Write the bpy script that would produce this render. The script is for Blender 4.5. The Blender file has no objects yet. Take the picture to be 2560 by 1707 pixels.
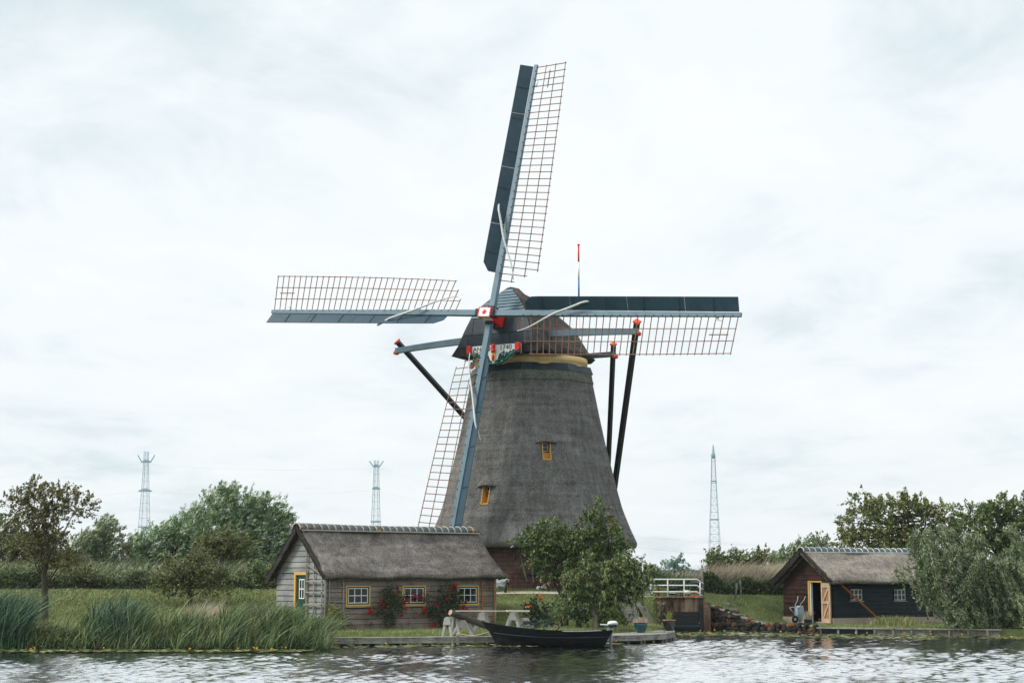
import bpy, bmesh, math, random
import numpy as np
from mathutils import Vector, Matrix
R = math.radians
random.seed(7)
rng = np.random.default_rng(11)
sc = bpy.context.scene
COL = sc.collection

# ------------------------------------------------------------------ camera
EYE = 2.9
FPX, CX, CY = 4200.0, 1280.0, 853.5           # focal length and centre in pixels of the 2560 px frame
PITCH = math.atan(580.5 / FPX)
cam = bpy.data.cameras.new('camera')
cam.lens = FPX / 2560 * 36; cam.sensor_width = 36; cam.clip_start = 1; cam.clip_end = 6000
camo = bpy.data.objects.new('camera', cam); COL.objects.link(camo)
camo.location = (0, 0, EYE); camo.rotation_euler = (math.pi / 2 + PITCH, 0, 0)
sc.camera = camo

# ------------------------------------------------------------------ sky, sun, exposure
SUN_EL, SUN_AZ = 46, -84                        # degrees above the horizon, degrees right of the view axis (off to the left)
world = bpy.data.worlds.new('World'); sc.world = world; world.use_nodes = True
def build_world():
    nt = world.node_tree; N = nt.nodes; L = nt.links; N.clear()
    out = N.new('ShaderNodeOutputWorld'); bg = N.new('ShaderNodeBackground'); bg.inputs[1].default_value = 0.642
    sky = N.new('ShaderNodeTexSky'); sky.sky_type = 'NISHITA'; sky.sun_disc = False
    sky.sun_elevation = R(SUN_EL); sky.sun_rotation = R(180 + SUN_AZ)
    sk = N.new('ShaderNodeVectorMath'); sk.operation = 'SCALE'; sk.inputs['Scale'].default_value = 0.10
    L.new(sky.outputs[0], sk.inputs[0])
    tc = N.new('ShaderNodeTexCoord'); sp = N.new('ShaderNodeSeparateXYZ'); L.new(tc.outputs['Generated'], sp.inputs[0])
    mx = N.new('ShaderNodeMath'); mx.operation = 'MAXIMUM'; mx.inputs[1].default_value = 0.0; L.new(sp.outputs[2], mx.inputs[0])
    ad = N.new('ShaderNodeMath'); ad.operation = 'ADD'; ad.inputs[1].default_value = 0.11; L.new(mx.outputs[0], ad.inputs[0])
    cb = N.new('ShaderNodeCombineXYZ')
    for i in (0, 1):
        dv = N.new('ShaderNodeMath'); dv.operation = 'DIVIDE'; L.new(sp.outputs[i], dv.inputs[0]); L.new(ad.outputs[0], dv.inputs[1]); L.new(dv.outputs[0], cb.inputs[i])
    def noise(scale, detail, rough, off, dist=0.0):
        mp = N.new('ShaderNodeMapping'); mp.inputs['Location'].default_value = off; mp.inputs['Scale'].default_value = (1.25, 0.8, 1); L.new(cb.outputs[0], mp.inputs[0])
        n = N.new('ShaderNodeTexNoise'); n.inputs['Scale'].default_value = scale; n.inputs['Detail'].default_value = detail
        n.inputs['Roughness'].default_value = rough; n.inputs['Distortion'].default_value = dist; L.new(mp.outputs[0], n.inputs['Vector']); return n
    n1 = noise(1.05, 9, 0.55, (3.1, 1.7, 0), .3); n2 = noise(2.9, 10, 0.62, (7.7, 4.2, 2), 0.5)
    mxn = N.new('ShaderNodeMath'); mxn.operation = 'MULTIPLY_ADD'; mxn.inputs[1].default_value = 0.55
    L.new(n2.outputs[0], mxn.inputs[0]); L.new(n1.outputs[0], mxn.inputs[2])
    rp = N.new('ShaderNodeValToRGB'); e = rp.color_ramp.elements
    e[0].position = 0.56; e[0].color = (0.775, 0.878, 0.918, 1); e[1].position = 0.93; e[1].color = (0.955, 0.985, 0.995, 1)
    k = e.new(0.67); k.color = (0.860, 0.930, 0.957, 1)
    k = e.new(0.76); k.color = (0.900, 0.955, 0.975, 1)
    L.new(mxn.outputs[0], rp.inputs[0])
    mr = N.new('ShaderNodeMapRange'); mr.inputs[1].default_value = 0.45; mr.inputs[2].default_value = 0.75; mr.inputs[3].default_value = 0.22; mr.inputs[4].default_value = 0.02
    L.new(mxn.outputs[0], mr.inputs[0])
    mix = N.new('ShaderNodeMixRGB'); L.new(mr.outputs[0], mix.inputs[0]); L.new(rp.outputs[0], mix.inputs[1]); L.new(sk.outputs[0], mix.inputs[2])
    L.new(mix.outputs[0], bg.inputs[0]); L.new(bg.outputs[0], out.inputs[0])
build_world()
sun = bpy.data.lights.new('sun', 'SUN'); sun.energy = 2.2; sun.angle = R(18); sun.color = (1.0, 0.965, 0.91)
suno = bpy.data.objects.new('sun', sun); COL.objects.link(suno)
_d = Vector((math.sin(R(SUN_AZ)) * math.cos(R(SUN_EL)), -math.cos(R(SUN_AZ)) * math.cos(R(SUN_EL)), math.sin(R(SUN_EL))))
suno.rotation_euler = _d.to_track_quat('Z', 'Y').to_euler()
vs = sc.view_settings; vs.view_transform = 'Standard'; vs.look = 'None'; vs.exposure = 0.70; vs.gamma = 1.0; vs.use_curve_mapping = False
sc.render.engine = 'CYCLES'; sc.cycles.use_denoising = True; sc.cycles.max_bounces = 6; sc.cycles.transparent_max_bounces = 8
sc.cycles.caustics_reflective = False; sc.cycles.caustics_refractive = False

# ------------------------------------------------------------------ measuring helpers: a photo pixel and a distance give a place
def ray(px, py):
    u = (px - CX) / FPX; v = (CY - py) / FPX; c, s = math.cos(PITCH), math.sin(PITCH)
    return Vector((u, c - v * s, s + v * c))
def at(px, py, Y):
    r = ray(px, py); return Vector((0, 0, EYE)) + r * (Y / r.y)
def onz(px, py, z):
    r = ray(px, py); return Vector((0, 0, EYE)) + r * ((z - EYE) / r.z)
K = 2560 / 2352
def atd(px, py, Y): return at(px * K, py * K, Y)

# ------------------------------------------------------------------ mesh builder
class MB:
    def __init__(s): s.v = []; s.f = []
    def add(s, vs, fs):
        o = len(s.v); s.v += [tuple(p) for p in vs]; s.f += [tuple(i + o for i in f) for f in fs]; return s
    def hexa(s, p):          # p: bottom quad 0-3, top quad 4-7
        return s.add(p, [(0, 3, 2, 1), (4, 5, 6, 7), (0, 1, 5, 4), (1, 2, 6, 5), (2, 3, 7, 6), (3, 0, 4, 7)])
    def box(s, c, d, m=None):
        c = Vector(c); x, y, z = d[0] / 2, d[1] / 2, d[2] / 2
        p = [Vector(q) for q in ((-x, -y, -z), (x, -y, -z), (x, y, -z), (-x, y, -z), (-x, -y, z), (x, -y, z), (x, y, z), (-x, y, z))]
        if m is not None: p = [m @ q for q in p]
        return s.hexa([c + q for q in p])
    def prism(s, poly, vec):
        n = len(poly); vec = Vector(vec); a = [Vector(p) for p in poly]; b = [p + vec for p in a]
        return s.add(a + b, [tuple(range(n - 1, -1, -1)), tuple(range(n, 2 * n))] + [(i, (i + 1) % n, n + (i + 1) % n, n + i) for i in range(n)])
    def bar(s, a, b, w, h, up=(0, 0, 1), w2=None, h2=None):
        a = Vector(a); b = Vector(b); d = (b - a).normalized(); up = Vector(up)
        x = d.cross(up)
        if x.length < 1e-4: x = d.cross(Vector((1, 0, 0)))
        x.normalize(); y = x.cross(d).normalized(); w2 = w if w2 is None else w2; h2 = h if h2 is None else h2
        q = [a - x * w / 2 - y * h / 2, a + x * w / 2 - y * h / 2, a + x * w / 2 + y * h / 2, a - x * w / 2 + y * h / 2,
             b - x * w2 / 2 - y * h2 / 2, b + x * w2 / 2 - y * h2 / 2, b + x * w2 / 2 + y * h2 / 2, b - x * w2 / 2 + y * h2 / 2]
        return s.hexa(q)
    def tube(s, pts, rad, n=6, cap=True):
        pts = [Vector(p) for p in pts]
        if not hasattr(rad, '__len__'): rad = [rad] * len(pts)
        o = len(s.v); ref = None
        for i, p in enumerate(pts):
            t = (pts[min(i + 1, len(pts) - 1)] - pts[max(i - 1, 0)]).normalized()
            if ref is None:
                ref = t.cross(Vector((0, 0, 1)))
                if ref.length < 1e-3: ref = t.cross(Vector((1, 0, 0)))
            x = (ref - t * ref.dot(t)).normalized(); ref = x; y = t.cross(x)
            for k in range(n):
                a = 2 * math.pi * k / n; s.v.append(tuple(p + x * math.cos(a) * rad[i] + y * math.sin(a) * rad[i]))
        for i in range(len(pts) - 1):
            for k in range(n):
                a, b = o + i * n + k, o + i * n + (k + 1) % n; s.f.append((a, b, b + n, a + n))
        if cap:
            s.f.append(tuple(o + k for k in range(n - 1, -1, -1))); e = o + (len(pts) - 1) * n; s.f.append(tuple(e + k for k in range(n)))
        return s
    def lathe(s, prof, c=(0, 0, 0), n=20):
        c = Vector(c); o = len(s.v)
        for r, z in prof:
            for k in range(n):
                a = 2 * math.pi * k / n; s.v.append((c.x + r * math.cos(a), c.y + r * math.sin(a), c.z + z))
        for i in range(len(prof) - 1):
            for k in range(n):
                a, b = o + i * n + k, o + i * n + (k + 1) % n; s.f.append((a, b, b + n, a + n))
        s.f.append(tuple(o + k for k in range(n - 1, -1, -1))); e = o + (len(prof) - 1) * n; s.f.append(tuple(e + k for k in range(n)))
        return s
    def grid(s, rows, close=False):
        o = len(s.v); m = len(rows[0])
        for r in rows: s.v += [tuple(p) for p in r]
        for i in range(len(rows) - 1):
            for j in range(m - (0 if close else 1)):
                a, b = o + i * m + j, o + i * m + (j + 1) % m; s.f.append((a, b, b + m, a + m))
        return s
    def mesh(s, name, smooth=False):
        me = bpy.data.meshes.new(name); me.from_pydata(s.v, [], s.f)
        bm = bmesh.new(); bm.from_mesh(me); bmesh.ops.recalc_face_normals(bm, faces=bm.faces)
        bm.to_mesh(me); bm.free()
        if smooth:
            for p in me.polygons: p.use_smooth = True
        return me
    def build(s, name, m, parent=None, smooth=False, bevel=0.0):
        return link(name, s.mesh(name, smooth), m, parent, bevel)
def link(name, me, m, parent=None, bevel=0.0):
    o = bpy.data.objects.new(name, me); COL.objects.link(o); o.parent = parent
    if m is not None and len(me.materials) == 0: me.materials.append(m)
    if bevel:
        b = o.modifiers.new('bevel', 'BEVEL'); b.width = bevel; b.segments = 2; b.limit_method = 'ANGLE'
    return o
def tag(o, label=None, cat=None, group=None, kind=None):
    if label: o['label'] = label
    if cat: o['category'] = cat
    if group: o['group'] = group
    if kind: o['kind'] = kind
    return o
def thing(name, label, cat, loc=(0, 0, 0), rz=0.0, group=None):
    o = bpy.data.objects.new(name, None); COL.objects.link(o); o.location = loc; o.rotation_euler = (0, 0, rz); o.empty_display_size = .3
    return tag(o, label, cat, group)
def np_mesh(name, V, F, m, parent=None, smooth=False):
    V = np.asarray(V, dtype=np.float32); F = np.asarray(F, dtype=np.int32); k = F.shape[1]
    me = bpy.data.meshes.new(name); me.vertices.add(len(V)); me.vertices.foreach_set('co', V.ravel())
    me.loops.add(F.size); me.loops.foreach_set('vertex_index', F.ravel())
    me.polygons.add(len(F)); me.polygons.foreach_set('loop_start', np.arange(0, F.size, k, dtype=np.int32))
    try: me.polygons.foreach_set('loop_total', np.full(len(F), k, dtype=np.int32))
    except Exception: pass
    if smooth: me.polygons.foreach_set('use_smooth', np.ones(len(F), dtype=bool))
    me.update(calc_edges=True); me.validate()
    return link(name, me, m, parent)

# ------------------------------------------------------------------ materials
def lin(r, g, b):
    f = lambda c: (c / 255 / 12.92) if c <= 10 else (((c / 255) + .055) / 1.055) ** 2.4
    return (f(r), f(g), f(b), 1)
def sc3(c, k): return (c[0] * k, c[1] * k, c[2] * k, 1)
class NT:
    def __init__(s, name):
        s.m = bpy.data.materials.new(name); s.m.use_nodes = True; s.t = s.m.node_tree; s.N = s.t.nodes; s.L = s.t.links
        s.b = s.N['Principled BSDF']; s.out = s.N['Material Output']; s.tc = s.N.new('ShaderNodeTexCoord')
    def new(s, t, **kw):
        n = s.N.new(t)
        for k, v in kw.items(): setattr(n, k, v)
        return n
    def noise(s, scale=5, detail=4, rough=.55, stretch=None, coord='Object', dist=0.0, off=None):
        n = s.new('ShaderNodeTexNoise'); n.inputs['Scale'].default_value = scale; n.inputs['Detail'].default_value = detail
        n.inputs['Roughness'].default_value = rough; n.inputs['Distortion'].default_value = dist
        mp = s.new('ShaderNodeMapping'); s.L.new(s.tc.outputs[coord], mp.inputs[0])
        if stretch: mp.inputs['Scale'].default_value = stretch
        if off: mp.inputs['Location'].default_value = off
        s.L.new(mp.outputs[0], n.inputs['Vector']); return n.outputs[0]
    def ramp(s, fac, stops):
        r = s.new('ShaderNodeValToRGB'); e = r.color_ramp.elements
        e[0].position, e[0].color = stops[0]; e[1].position, e[1].color = stops[-1]
        for p, c in stops[1:-1]:
            k = e.new(p); k.color = c
        s.L.new(fac, r.inputs[0]); return r.outputs[0]
    def mix(s, fac, a, b, mode='MIX'):
        m = s.new('ShaderNodeMixRGB', blend_type=mode)
        for i, v in ((0, fac), (1, a), (2, b)):
            if hasattr(v, 'is_linked') or hasattr(v, 'links'): s.L.new(v, m.inputs[i])
            else: m.inputs[i].default_value = v
        return m.outputs[0]
    def math(s, op, a, b=None, c=None):
        m = s.new('ShaderNodeMath', operation=op)
        for i, v in enumerate((a, b, c)):
            if v is None: continue
            if hasattr(v, 'links'): s.L.new(v, m.inputs[i])
            else: m.inputs[i].default_value = v
        return m.outputs[0]
    def bump(s, h, strength=.5, dist=.02, nrm=None):
        b = s.new('ShaderNodeBump'); b.inputs['Strength'].default_value = strength; b.inputs['Distance'].default_value = dist
        s.L.new(h, b.inputs['Height'])
        if nrm is not None: s.L.new(nrm, b.inputs['Normal'])
        s.L.new(b.outputs[0], s.b.inputs['Normal']); return b.outputs[0]
    def fin(s, col, rough=.85, spec=.25, metal=0.0):
        if hasattr(col, 'links'): s.L.new(col, s.b.inputs['Base Color'])
        else: s.b.inputs['Base Color'].default_value = col
        s.b.inputs['Roughness'].default_value = rough; s.b.inputs['Specular IOR Level'].default_value = spec; s.b.inputs['Metallic'].default_value = metal
        return s.m
    def objrand(s, col, amt):
        oi = s.new('ShaderNodeObjectInfo'); f = s.math('MULTIPLY_ADD', oi.outputs['Random'], 2 * amt, 1 - amt)
        v = s.new('ShaderNodeCombineColor')
        for i in range(3): s.L.new(f, v.inputs[i])
        return s.mix(1.0, col, v.outputs[0], 'MULTIPLY')
def m_paint(name, c, rough=.5, var=.18, scale=2.5, bump=.15, spec=.35, rnd=0.0, dirt=None):
    t = NT(name); n = t.noise(scale, 5, .6); col = t.ramp(n, [(.3, sc3(c, 1 - var)), (.7, sc3(c, 1 + var))])
    if dirt:
        d = t.noise(1.3, 6, .65, off=(3, 1, 5)); f = t.ramp(d, [(.5, (0, 0, 0, 1)), (.68, (1, 1, 1, 1))]); col = t.mix(t.math('MULTIPLY', f, .6), col, dirt)
    if rnd: col = t.objrand(col, rnd)
    if bump: t.bump(t.noise(scale * 9, 4, .6), bump, .01)
    return t.fin(col, rough, spec)
def m_wood(name, c1, c2, axis='x', scale=3.0, rnd=.15, rough=.85, bump=.5, dirt=None, spec=.2):
    t = NT(name); st = {'x': (.12, 1, 1), 'y': (1, .12, 1), 'z': (1, 1, .12)}[axis]
    n = t.noise(scale * 5, 6, .65, st); n2 = t.noise(scale * .6, 4, .6, off=(4, 2, 8))
    g = t.math('MULTIPLY_ADD', n2, .7, t.math('MULTIPLY', n, .6))
    col = t.ramp(g, [(.42, c1), (.85, c2)])
    if dirt:
        d = t.noise(scale * .8, 6, .7, off=(9, 3, 1)); f = t.ramp(d, [(.52, (0, 0, 0, 1)), (.66, (1, 1, 1, 1))]); col = t.mix(t.math('MULTIPLY', f, .7), col, dirt)
    if rnd: col = t.objrand(col, rnd)
    t.bump(n, bump, .012); return t.fin(col, rough, spec)
def m_thatch(name, c1, c2, c3, patch=.5, fine=30.0, streak=None):
    t = NT(name); n = t.noise(fine * 1.5, 3, .75, streak); big = t.noise(.5, 6, .62); mid = t.noise(2.2, 5, .7, off=(5, 5, 2))
    run = t.noise(2.0, 5, .65, (1.6, 1.6, .16), off=(2, 9, 4)); course = t.noise(1.2, 3, .6, (.25, .25, 3.2), off=(1, 4, 7))
    g = t.math('ADD', t.math('MULTIPLY', n, .80), t.math('ADD', t.math('MULTIPLY', mid, .16), t.math('ADD', t.math('MULTIPLY', run, .16), t.math('MULTIPLY', course, .14))))
    col = t.ramp(g, [(.50, sc3(c1, .30)), (.59, c1), (.68, c2), (.80, sc3(c2, 1.8))])
    f = t.ramp(big, [(.40, (0, 0, 0, 1)), (.66, (1, 1, 1, 1))])
    col = t.mix(t.math('MULTIPLY', f, patch), col, t.mix(1.0, col, c3, 'MULTIPLY'))
    wet = t.ramp(t.noise(1.1, 6, .7, (1.2, 1.2, .22), off=(8, 1, 3)), [(.54, (0, 0, 0, 1)), (.70, (1, 1, 1, 1))])
    col = t.mix(t.math('MULTIPLY', wet, .45), col, t.mix(1.0, col, (.58, .56, .53, 1), 'MULTIPLY'))
    b = t.bump(t.noise(fine * 1.2, 3, .75, streak, off=(1, 2, 3)), .8, .05); t.bump(t.math('ADD', mid, course), .5, .10, b)
    return t.fin(col, .95, .08)
def m_leaf(name, cols, trans=.25, rough=.6, k=1.6):
    cols = [sc3(c, k) for c in cols]; t = NT(name); g = t.new('ShaderNodeNewGeometry'); st = [(i / (len(cols) - 1), c) for i, c in enumerate(cols)]
    col = t.ramp(g.outputs['Random Per Island'], st); big = t.noise(.9, 3, .6)
    col = t.mix(1.0, col, t.ramp(big, [(.3, (.72, .74, .7, 1)), (.7, (1.15, 1.12, 1.02, 1))]), 'MULTIPLY')
    t.fin(col, rough, .3); tr = t.new('ShaderNodeBsdfTranslucent'); t.L.new(col, tr.inputs[0])
    ms = t.new('ShaderNodeMixShader'); ms.inputs[0].default_value = trans
    t.L.new(t.b.outputs[0], ms.inputs[1]); t.L.new(tr.outputs[0], ms.inputs[2]); t.L.new(ms.outputs[0], t.out.inputs[0]); return t.m
def m_glass(name, c=(.012, .018, .02, 1)):
    t = NT(name); t.bump(t.noise(3, 2), .05, .02); return t.fin(c, .05, .35)

M = {}
M['thatch'] = m_thatch('thatch_tower', lin(91, 91, 89), lin(132, 133, 131), (.77, .75, .73, 1), .75, 24)
M['thatch_collar'] = m_thatch('thatch_collar', lin(90, 94, 88), lin(126, 130, 123), (.84, .88, .80, 1), .4, 24, (1.6, 1.6, .4))
M['thatch_cap'] = m_thatch('thatch_cap', lin(72, 69, 65), lin(108, 104, 99), (.76, .72, .68, 1), .6, 26)
M['thatch_roof'] = m_thatch('thatch_roof', lin(94, 90, 87), lin(144, 139, 135), (.60, .57, .54, 1), .85, 22)
M['thatch_shed'] = m_thatch('thatch_shed', lin(116, 111, 104), lin(166, 158, 148), (.78, .74, .68, 1), .6, 22, (1, 1, .5))
M['thatch_dark'] = m_thatch('thatch_edge_shade', lin(52, 49, 47), lin(78, 74, 71), (.8, .77, .74, 1), .5, 24)
M['stock'] = m_paint('blue_grey_paint', lin(100, 125, 138), .45, .10, 1.2, .1, rnd=.04, dirt=lin(78, 98, 110))
M['board'] = m_paint('blue_grey_board', lin(38, 66, 80), .5, .12, 1.6, .15, rnd=.06, dirt=lin(28, 50, 62))
M['darkblue'] = m_paint('dark_blue_tar', lin(36, 54, 64), .5, .2, 1.5, .2, rnd=.10, dirt=lin(62, 80, 88))
M['capface'] = m_paint('tarred_cap_boarding', lin(34, 50, 58), .48, .2, 1.8, .3, rnd=.12, dirt=lin(56, 74, 82))
M['louvre'] = m_paint('louvre_paint', lin(98, 121, 132), .45, .12, 2, .2, rnd=.06)
M['black'] = m_paint('black_tar', lin(24, 30, 33), .55, .25, 3, .3, rnd=.1)
M['lath'] = m_wood('lath_wood', lin(102, 74, 62), lin(146, 116, 102), 'z', 2, .08)
M['white'] = m_paint('white_paint', lin(232, 236, 236), .4, .04, 3, .05)
M['red'] = m_paint('red_paint', lin(214, 36, 28), .4, .1, 3, .05)
M['orange_red'] = m_paint('orange_red_paint', lin(232, 84, 58), .5, .1, 3, .05)
M['green'] = m_paint('green_paint', lin(8, 84, 70), .4, .15, 4, .05)
M['darkgreen'] = m_paint('dark_green_paint', lin(14, 62, 48), .35, .15, 3, .05)
M['ochre'] = m_paint('ochre_paint', lin(212, 166, 86), .5, .08, 3, .1)
M['gold'] = m_paint('gold_paint', lin(222, 176, 96), .4, .1, 4, .05)
M['blue'] = m_paint('blue_paint', lin(42, 112, 190), .4, .1, 3, .05)
M['ringwood'] = m_wood('ring_wood', lin(224, 186, 122), lin(244, 218, 166), 'z', 2.5, .06, .6, .1)
M['siding'] = m_wood('grey_siding', lin(112, 108, 100), lin(166, 163, 155), 'x', 1.6, .12, .85, .6, dirt=lin(96, 88, 80))
M['siding_y'] = m_wood('grey_siding_gable', lin(106, 108, 107), lin(154, 156, 153), 'y', 1.6, .10, .85, .6, dirt=lin(92, 92, 90))
M['siding_front'] = m_wood('grey_brown_siding', lin(96, 87, 80), lin(152, 141, 130), 'x', 1.6, .16, .85, .6, dirt=lin(70, 60, 54))
M['shed_gable'] = m_wood('red_brown_siding', lin(40, 30, 26), lin(76, 53, 43), 'y', 1.5, .14, .8, .6, dirt=lin(27, 24, 24))
M['shed_wall'] = m_wood('tarred_siding', lin(12, 23, 29), lin(29, 43, 50), 'x', 1.5, .14, .55, .5)
M['oldwood'] = m_wood('weathered_wood', lin(112, 112, 106), lin(178, 177, 168), 'x', 2.4, .14, .9, .7, dirt=lin(78, 76, 68))
M['oldwood_z'] = m_wood('weathered_post', lin(96, 95, 88), lin(152, 150, 140), 'z', 2.4, .14, .9, .7, dirt=lin(66, 68, 58))
M['trestlewood'] = m_wood('trestle_wood', lin(128, 128, 122), lin(190, 189, 182), 'z', 2.4, .10, .9, .5)
M['palewood'] = m_wood('fresh_sawn_wood', lin(196, 184, 164), lin(224, 214, 196), 'x', 2.4, .06, .8, .4)
M['doorwood'] = m_wood('door_wood', lin(176, 148, 122), lin(214, 194, 172), 'z', 2.4, .05, .8, .4)
M['doorbrace'] = m_wood('door_brace_wood', lin(146, 100, 62), lin(190, 148, 108), 'z', 2.4, .05, .8, .4)
M['brownwood'] = m_wood('brown_wood', lin(112, 70, 36), lin(160, 106, 58), 'z', 2.0, .08, .8, .4)
M['ladderwood'] = m_wood('ladder_wood', lin(140, 92, 60), lin(178, 128, 92), 'z', 2.0, .05, .8, .3)
M['log'] = m_wood('log_bark', lin(58, 54, 48), lin(104, 98, 88), 'x', 2.0, .05, .9, .8)
M['logend'] = m_wood('log_end', lin(150, 128, 108), lin(188, 166, 146), 'y', 4.0, .05, .9, .3)
M['tile'] = m_paint('ridge_tile', lin(84, 92, 96), .6, .22, 5, .3, rnd=.14, dirt=lin(112, 112, 104))
M['mortar'] = m_paint('mortar', lin(172, 170, 158), .9, .15, 8, .4)
M['lichen'] = m_paint('orange_lichen', lin(196, 132, 30), .9, .2, 12, .5)
M['glass'] = m_glass('window_glass')
M['steel'] = m_paint('grey_steel', lin(150, 158, 162), .35, .1, 4, .05, .5)
M['trayblue'] = m_paint('galvanised_tray', lin(150, 174, 186), .4, .08, 2, .05, .5, dirt=lin(120, 142, 152))
M['rubber'] = m_paint('rubber', lin(24, 25, 26), .8, .1, 6, .1)
M['plinth'] = m_paint('concrete_plinth', lin(172, 158, 142), .9, .12, 3, .4, dirt=lin(132, 122, 106))
M['concrete'] = m_paint('grey_concrete', lin(142, 138, 126), .95, .18, 7, .6, dirt=lin(112, 108, 96))
M['cloth'] = m_paint('sail_cloth', lin(206, 210, 206), .9, .12, 5, .3)
M['rope'] = m_paint('rope', lin(196, 184, 154), .9, .1, 8, .2)
M['boat'] = m_paint('black_boat_paint', lin(7, 10, 12), .55, .18, 1.5, .12, .1, dirt=lin(14, 19, 22))
M['boat_in'] = m_paint('boat_tarpaulin', lin(110, 118, 124), .7, .1, 3, .2)
M['pot_teal'] = m_paint('teal_glaze', lin(10, 66, 76), .18, .4, 3, .05, .6)
M['pot_dark'] = m_paint('dark_glaze', lin(22, 26, 28), .2, .4, 3, .05, .6)
M['terracotta'] = m_paint('terracotta_rim', lin(176, 132, 112), .8, .12, 5, .2)
M['pylon'] = m_paint('hazed_pylon_steel', lin(146, 176, 188), .6, .08, .2, 0)  # pale blue tint paints distance haze into the steel colour
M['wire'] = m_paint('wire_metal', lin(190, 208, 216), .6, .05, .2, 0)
M['whiteplastic'] = m_paint('white_plastic', lin(228, 232, 230), .5, .05, 4, .1)
M['rust'] = m_paint('rusty_iron', lin(132, 48, 36), .8, .25, 6, .4)
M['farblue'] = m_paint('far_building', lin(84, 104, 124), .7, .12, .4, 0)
M['bark'] = m_wood('bark', lin(46, 42, 36), lin(86, 80, 70), 'z', 2.5, .1, .95, .9)
M['bark_light'] = m_wood('bark_light', lin(84, 78, 68), lin(126, 120, 108), 'z', 2.5, .1, .95, .8)
M['yellow'] = m_paint('yellow_petal', lin(226, 176, 30), .7, .1, 6, 0)
M['orange'] = m_paint('orange_petal', lin(222, 104, 34), .7, .1, 6, 0)
M['rose'] = m_leaf('red_petal', [lin(150, 10, 28), lin(194, 22, 44), lin(214, 52, 66)], .15, .6, 1.1)
M['pink'] = m_leaf('pink_petal', [lin(222, 176, 176), lin(240, 214, 210), lin(238, 226, 220)], .2, .6, .8)
M['leaf_pear'] = m_leaf('pear_leaf', [lin(38, 54, 38), lin(64, 84, 52), lin(94, 112, 70), lin(134, 144, 100)])
M['leaf_cherry'] = m_leaf('cherry_leaf', [lin(38, 54, 38), lin(68, 84, 54), lin(100, 112, 72), lin(142, 146, 104)])
M['leaf_willow'] = m_leaf('willow_leaf', [lin(48, 64, 48), lin(84, 100, 74), lin(118, 132, 102), lin(160, 168, 140)])
M['leaf_silver'] = m_leaf('silver_willow_leaf', [lin(52, 72, 54), lin(88, 112, 86), lin(124, 146, 116), lin(176, 188, 160)])
M['leaf_olive'] = m_leaf('olive_leaf', [lin(42, 52, 36), lin(70, 80, 52), lin(100, 104, 68), lin(128, 128, 90)])
M['leaf_brown'] = m_leaf('bronze_leaf', [lin(48, 52, 36), lin(80, 84, 54), lin(108, 106, 72), lin(132, 124, 90)])
M['leaf_broad'] = m_leaf('broad_leaf', [lin(50, 60, 40), lin(82, 92, 56), lin(112, 118, 74), lin(142, 140, 100)])
M['teal'] = m_paint('teal_paint', lin(30, 88, 108), .4, .1, 3, .05)
M['leaf_dark'] = m_leaf('dark_leaf', [lin(22, 36, 30), lin(38, 56, 42), lin(58, 76, 54)])
M['leaf_hedge'] = m_leaf('undergrowth_leaf', [lin(30, 42, 32), lin(50, 64, 44), lin(76, 88, 58), lin(110, 112, 80)])
M['leaf_rose'] = m_leaf('rose_leaf', [lin(30, 42, 32), lin(56, 70, 48), lin(92, 102, 70)])
M['leaf_light'] = m_leaf('light_leaf', [lin(66, 84, 44), lin(110, 124, 66), lin(150, 154, 90)])
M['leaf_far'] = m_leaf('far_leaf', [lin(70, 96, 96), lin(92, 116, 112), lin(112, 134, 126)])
M['reed'] = m_leaf('reed_blade', [lin(26, 46, 34), lin(50, 74, 48), lin(80, 102, 66), lin(112, 130, 88), lin(158, 168, 130)], .3, .5, 1.4)
M['iris'] = m_leaf('iris_blade', [lin(24, 48, 38), lin(42, 72, 56), lin(74, 102, 80), lin(126, 146, 122)], .3, .45, 1.4)
M['dryreed'] = m_leaf('dry_reed', [lin(120, 110, 96), lin(164, 154, 138), lin(198, 190, 176)], .2, .8, 1.4)
M['grass'] = m_leaf('grass_blade', [lin(70, 82, 50), lin(96, 108, 68), lin(124, 132, 90), lin(156, 158, 118)], .25, .7, 1.75)
M['grasslong'] = m_leaf('long_grass', [lin(64, 78, 50), lin(96, 108, 70), lin(130, 134, 92), lin(160, 152, 116)], .25, .7)
M['lilypad'] = m_leaf('lily_pad', [lin(62, 74, 48), lin(96, 106, 72), lin(130, 132, 98)], .1, .35)
# ------------------------------------------------------------------ terrain and water
def lerp_tab(x, tab):
    if x <= tab[0][0]: return tab[0][1]
    for (a, va), (b, vb) in zip(tab, tab[1:]):
        if x <= b: return va + (vb - va) * (x - a) / (b - a)
    return tab[-1][1]
BANK = [(-60, 64.8), (-8.9, 65.6), (-8.7, 68.5), (-.85, 70.1), (2.0, 70.9), (4.1, 71.6), (5.5, 72.4), (6.5, 73.8), (7.1, 76.2), (7.15, 84.9), (10.2, 85.5), (12.2, 83.9), (14.6, 82.35), (19.3, 80.15), (22.6, 78.7), (27, 77.5), (60, 77)]
YARD = [(-60, .3), (-20, .35), (-9, .45), (-7, .5), (2, .45), (7.06, .42), (7.1, 1.5), (10, 1.45), (12, .5), (13.5, .4), (60, .35)]
FOOT = [(-60, 70), (-12, 72), (-8, 74.5), (-3, 76), (4.2, 77.5), (5.1, 82.45), (7.05, 82.5), (7.1, 85.3), (10, 86), (12.4, 85.2), (14, 86.5), (18, 92), (60, 92)]
CREST = [(-60, 84), (-8, 84), (-3, 83.2), (7, 83.2), (7.1, 86.5), (10, 88.2), (14, 91), (18, 96), (60, 97)]
CRESTZ = [(-60, 1.98), (-8, 1.98), (-3, 1.78), (7, 1.74), (10, 1.76), (14, 1.72), (60, 1.6)]
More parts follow.
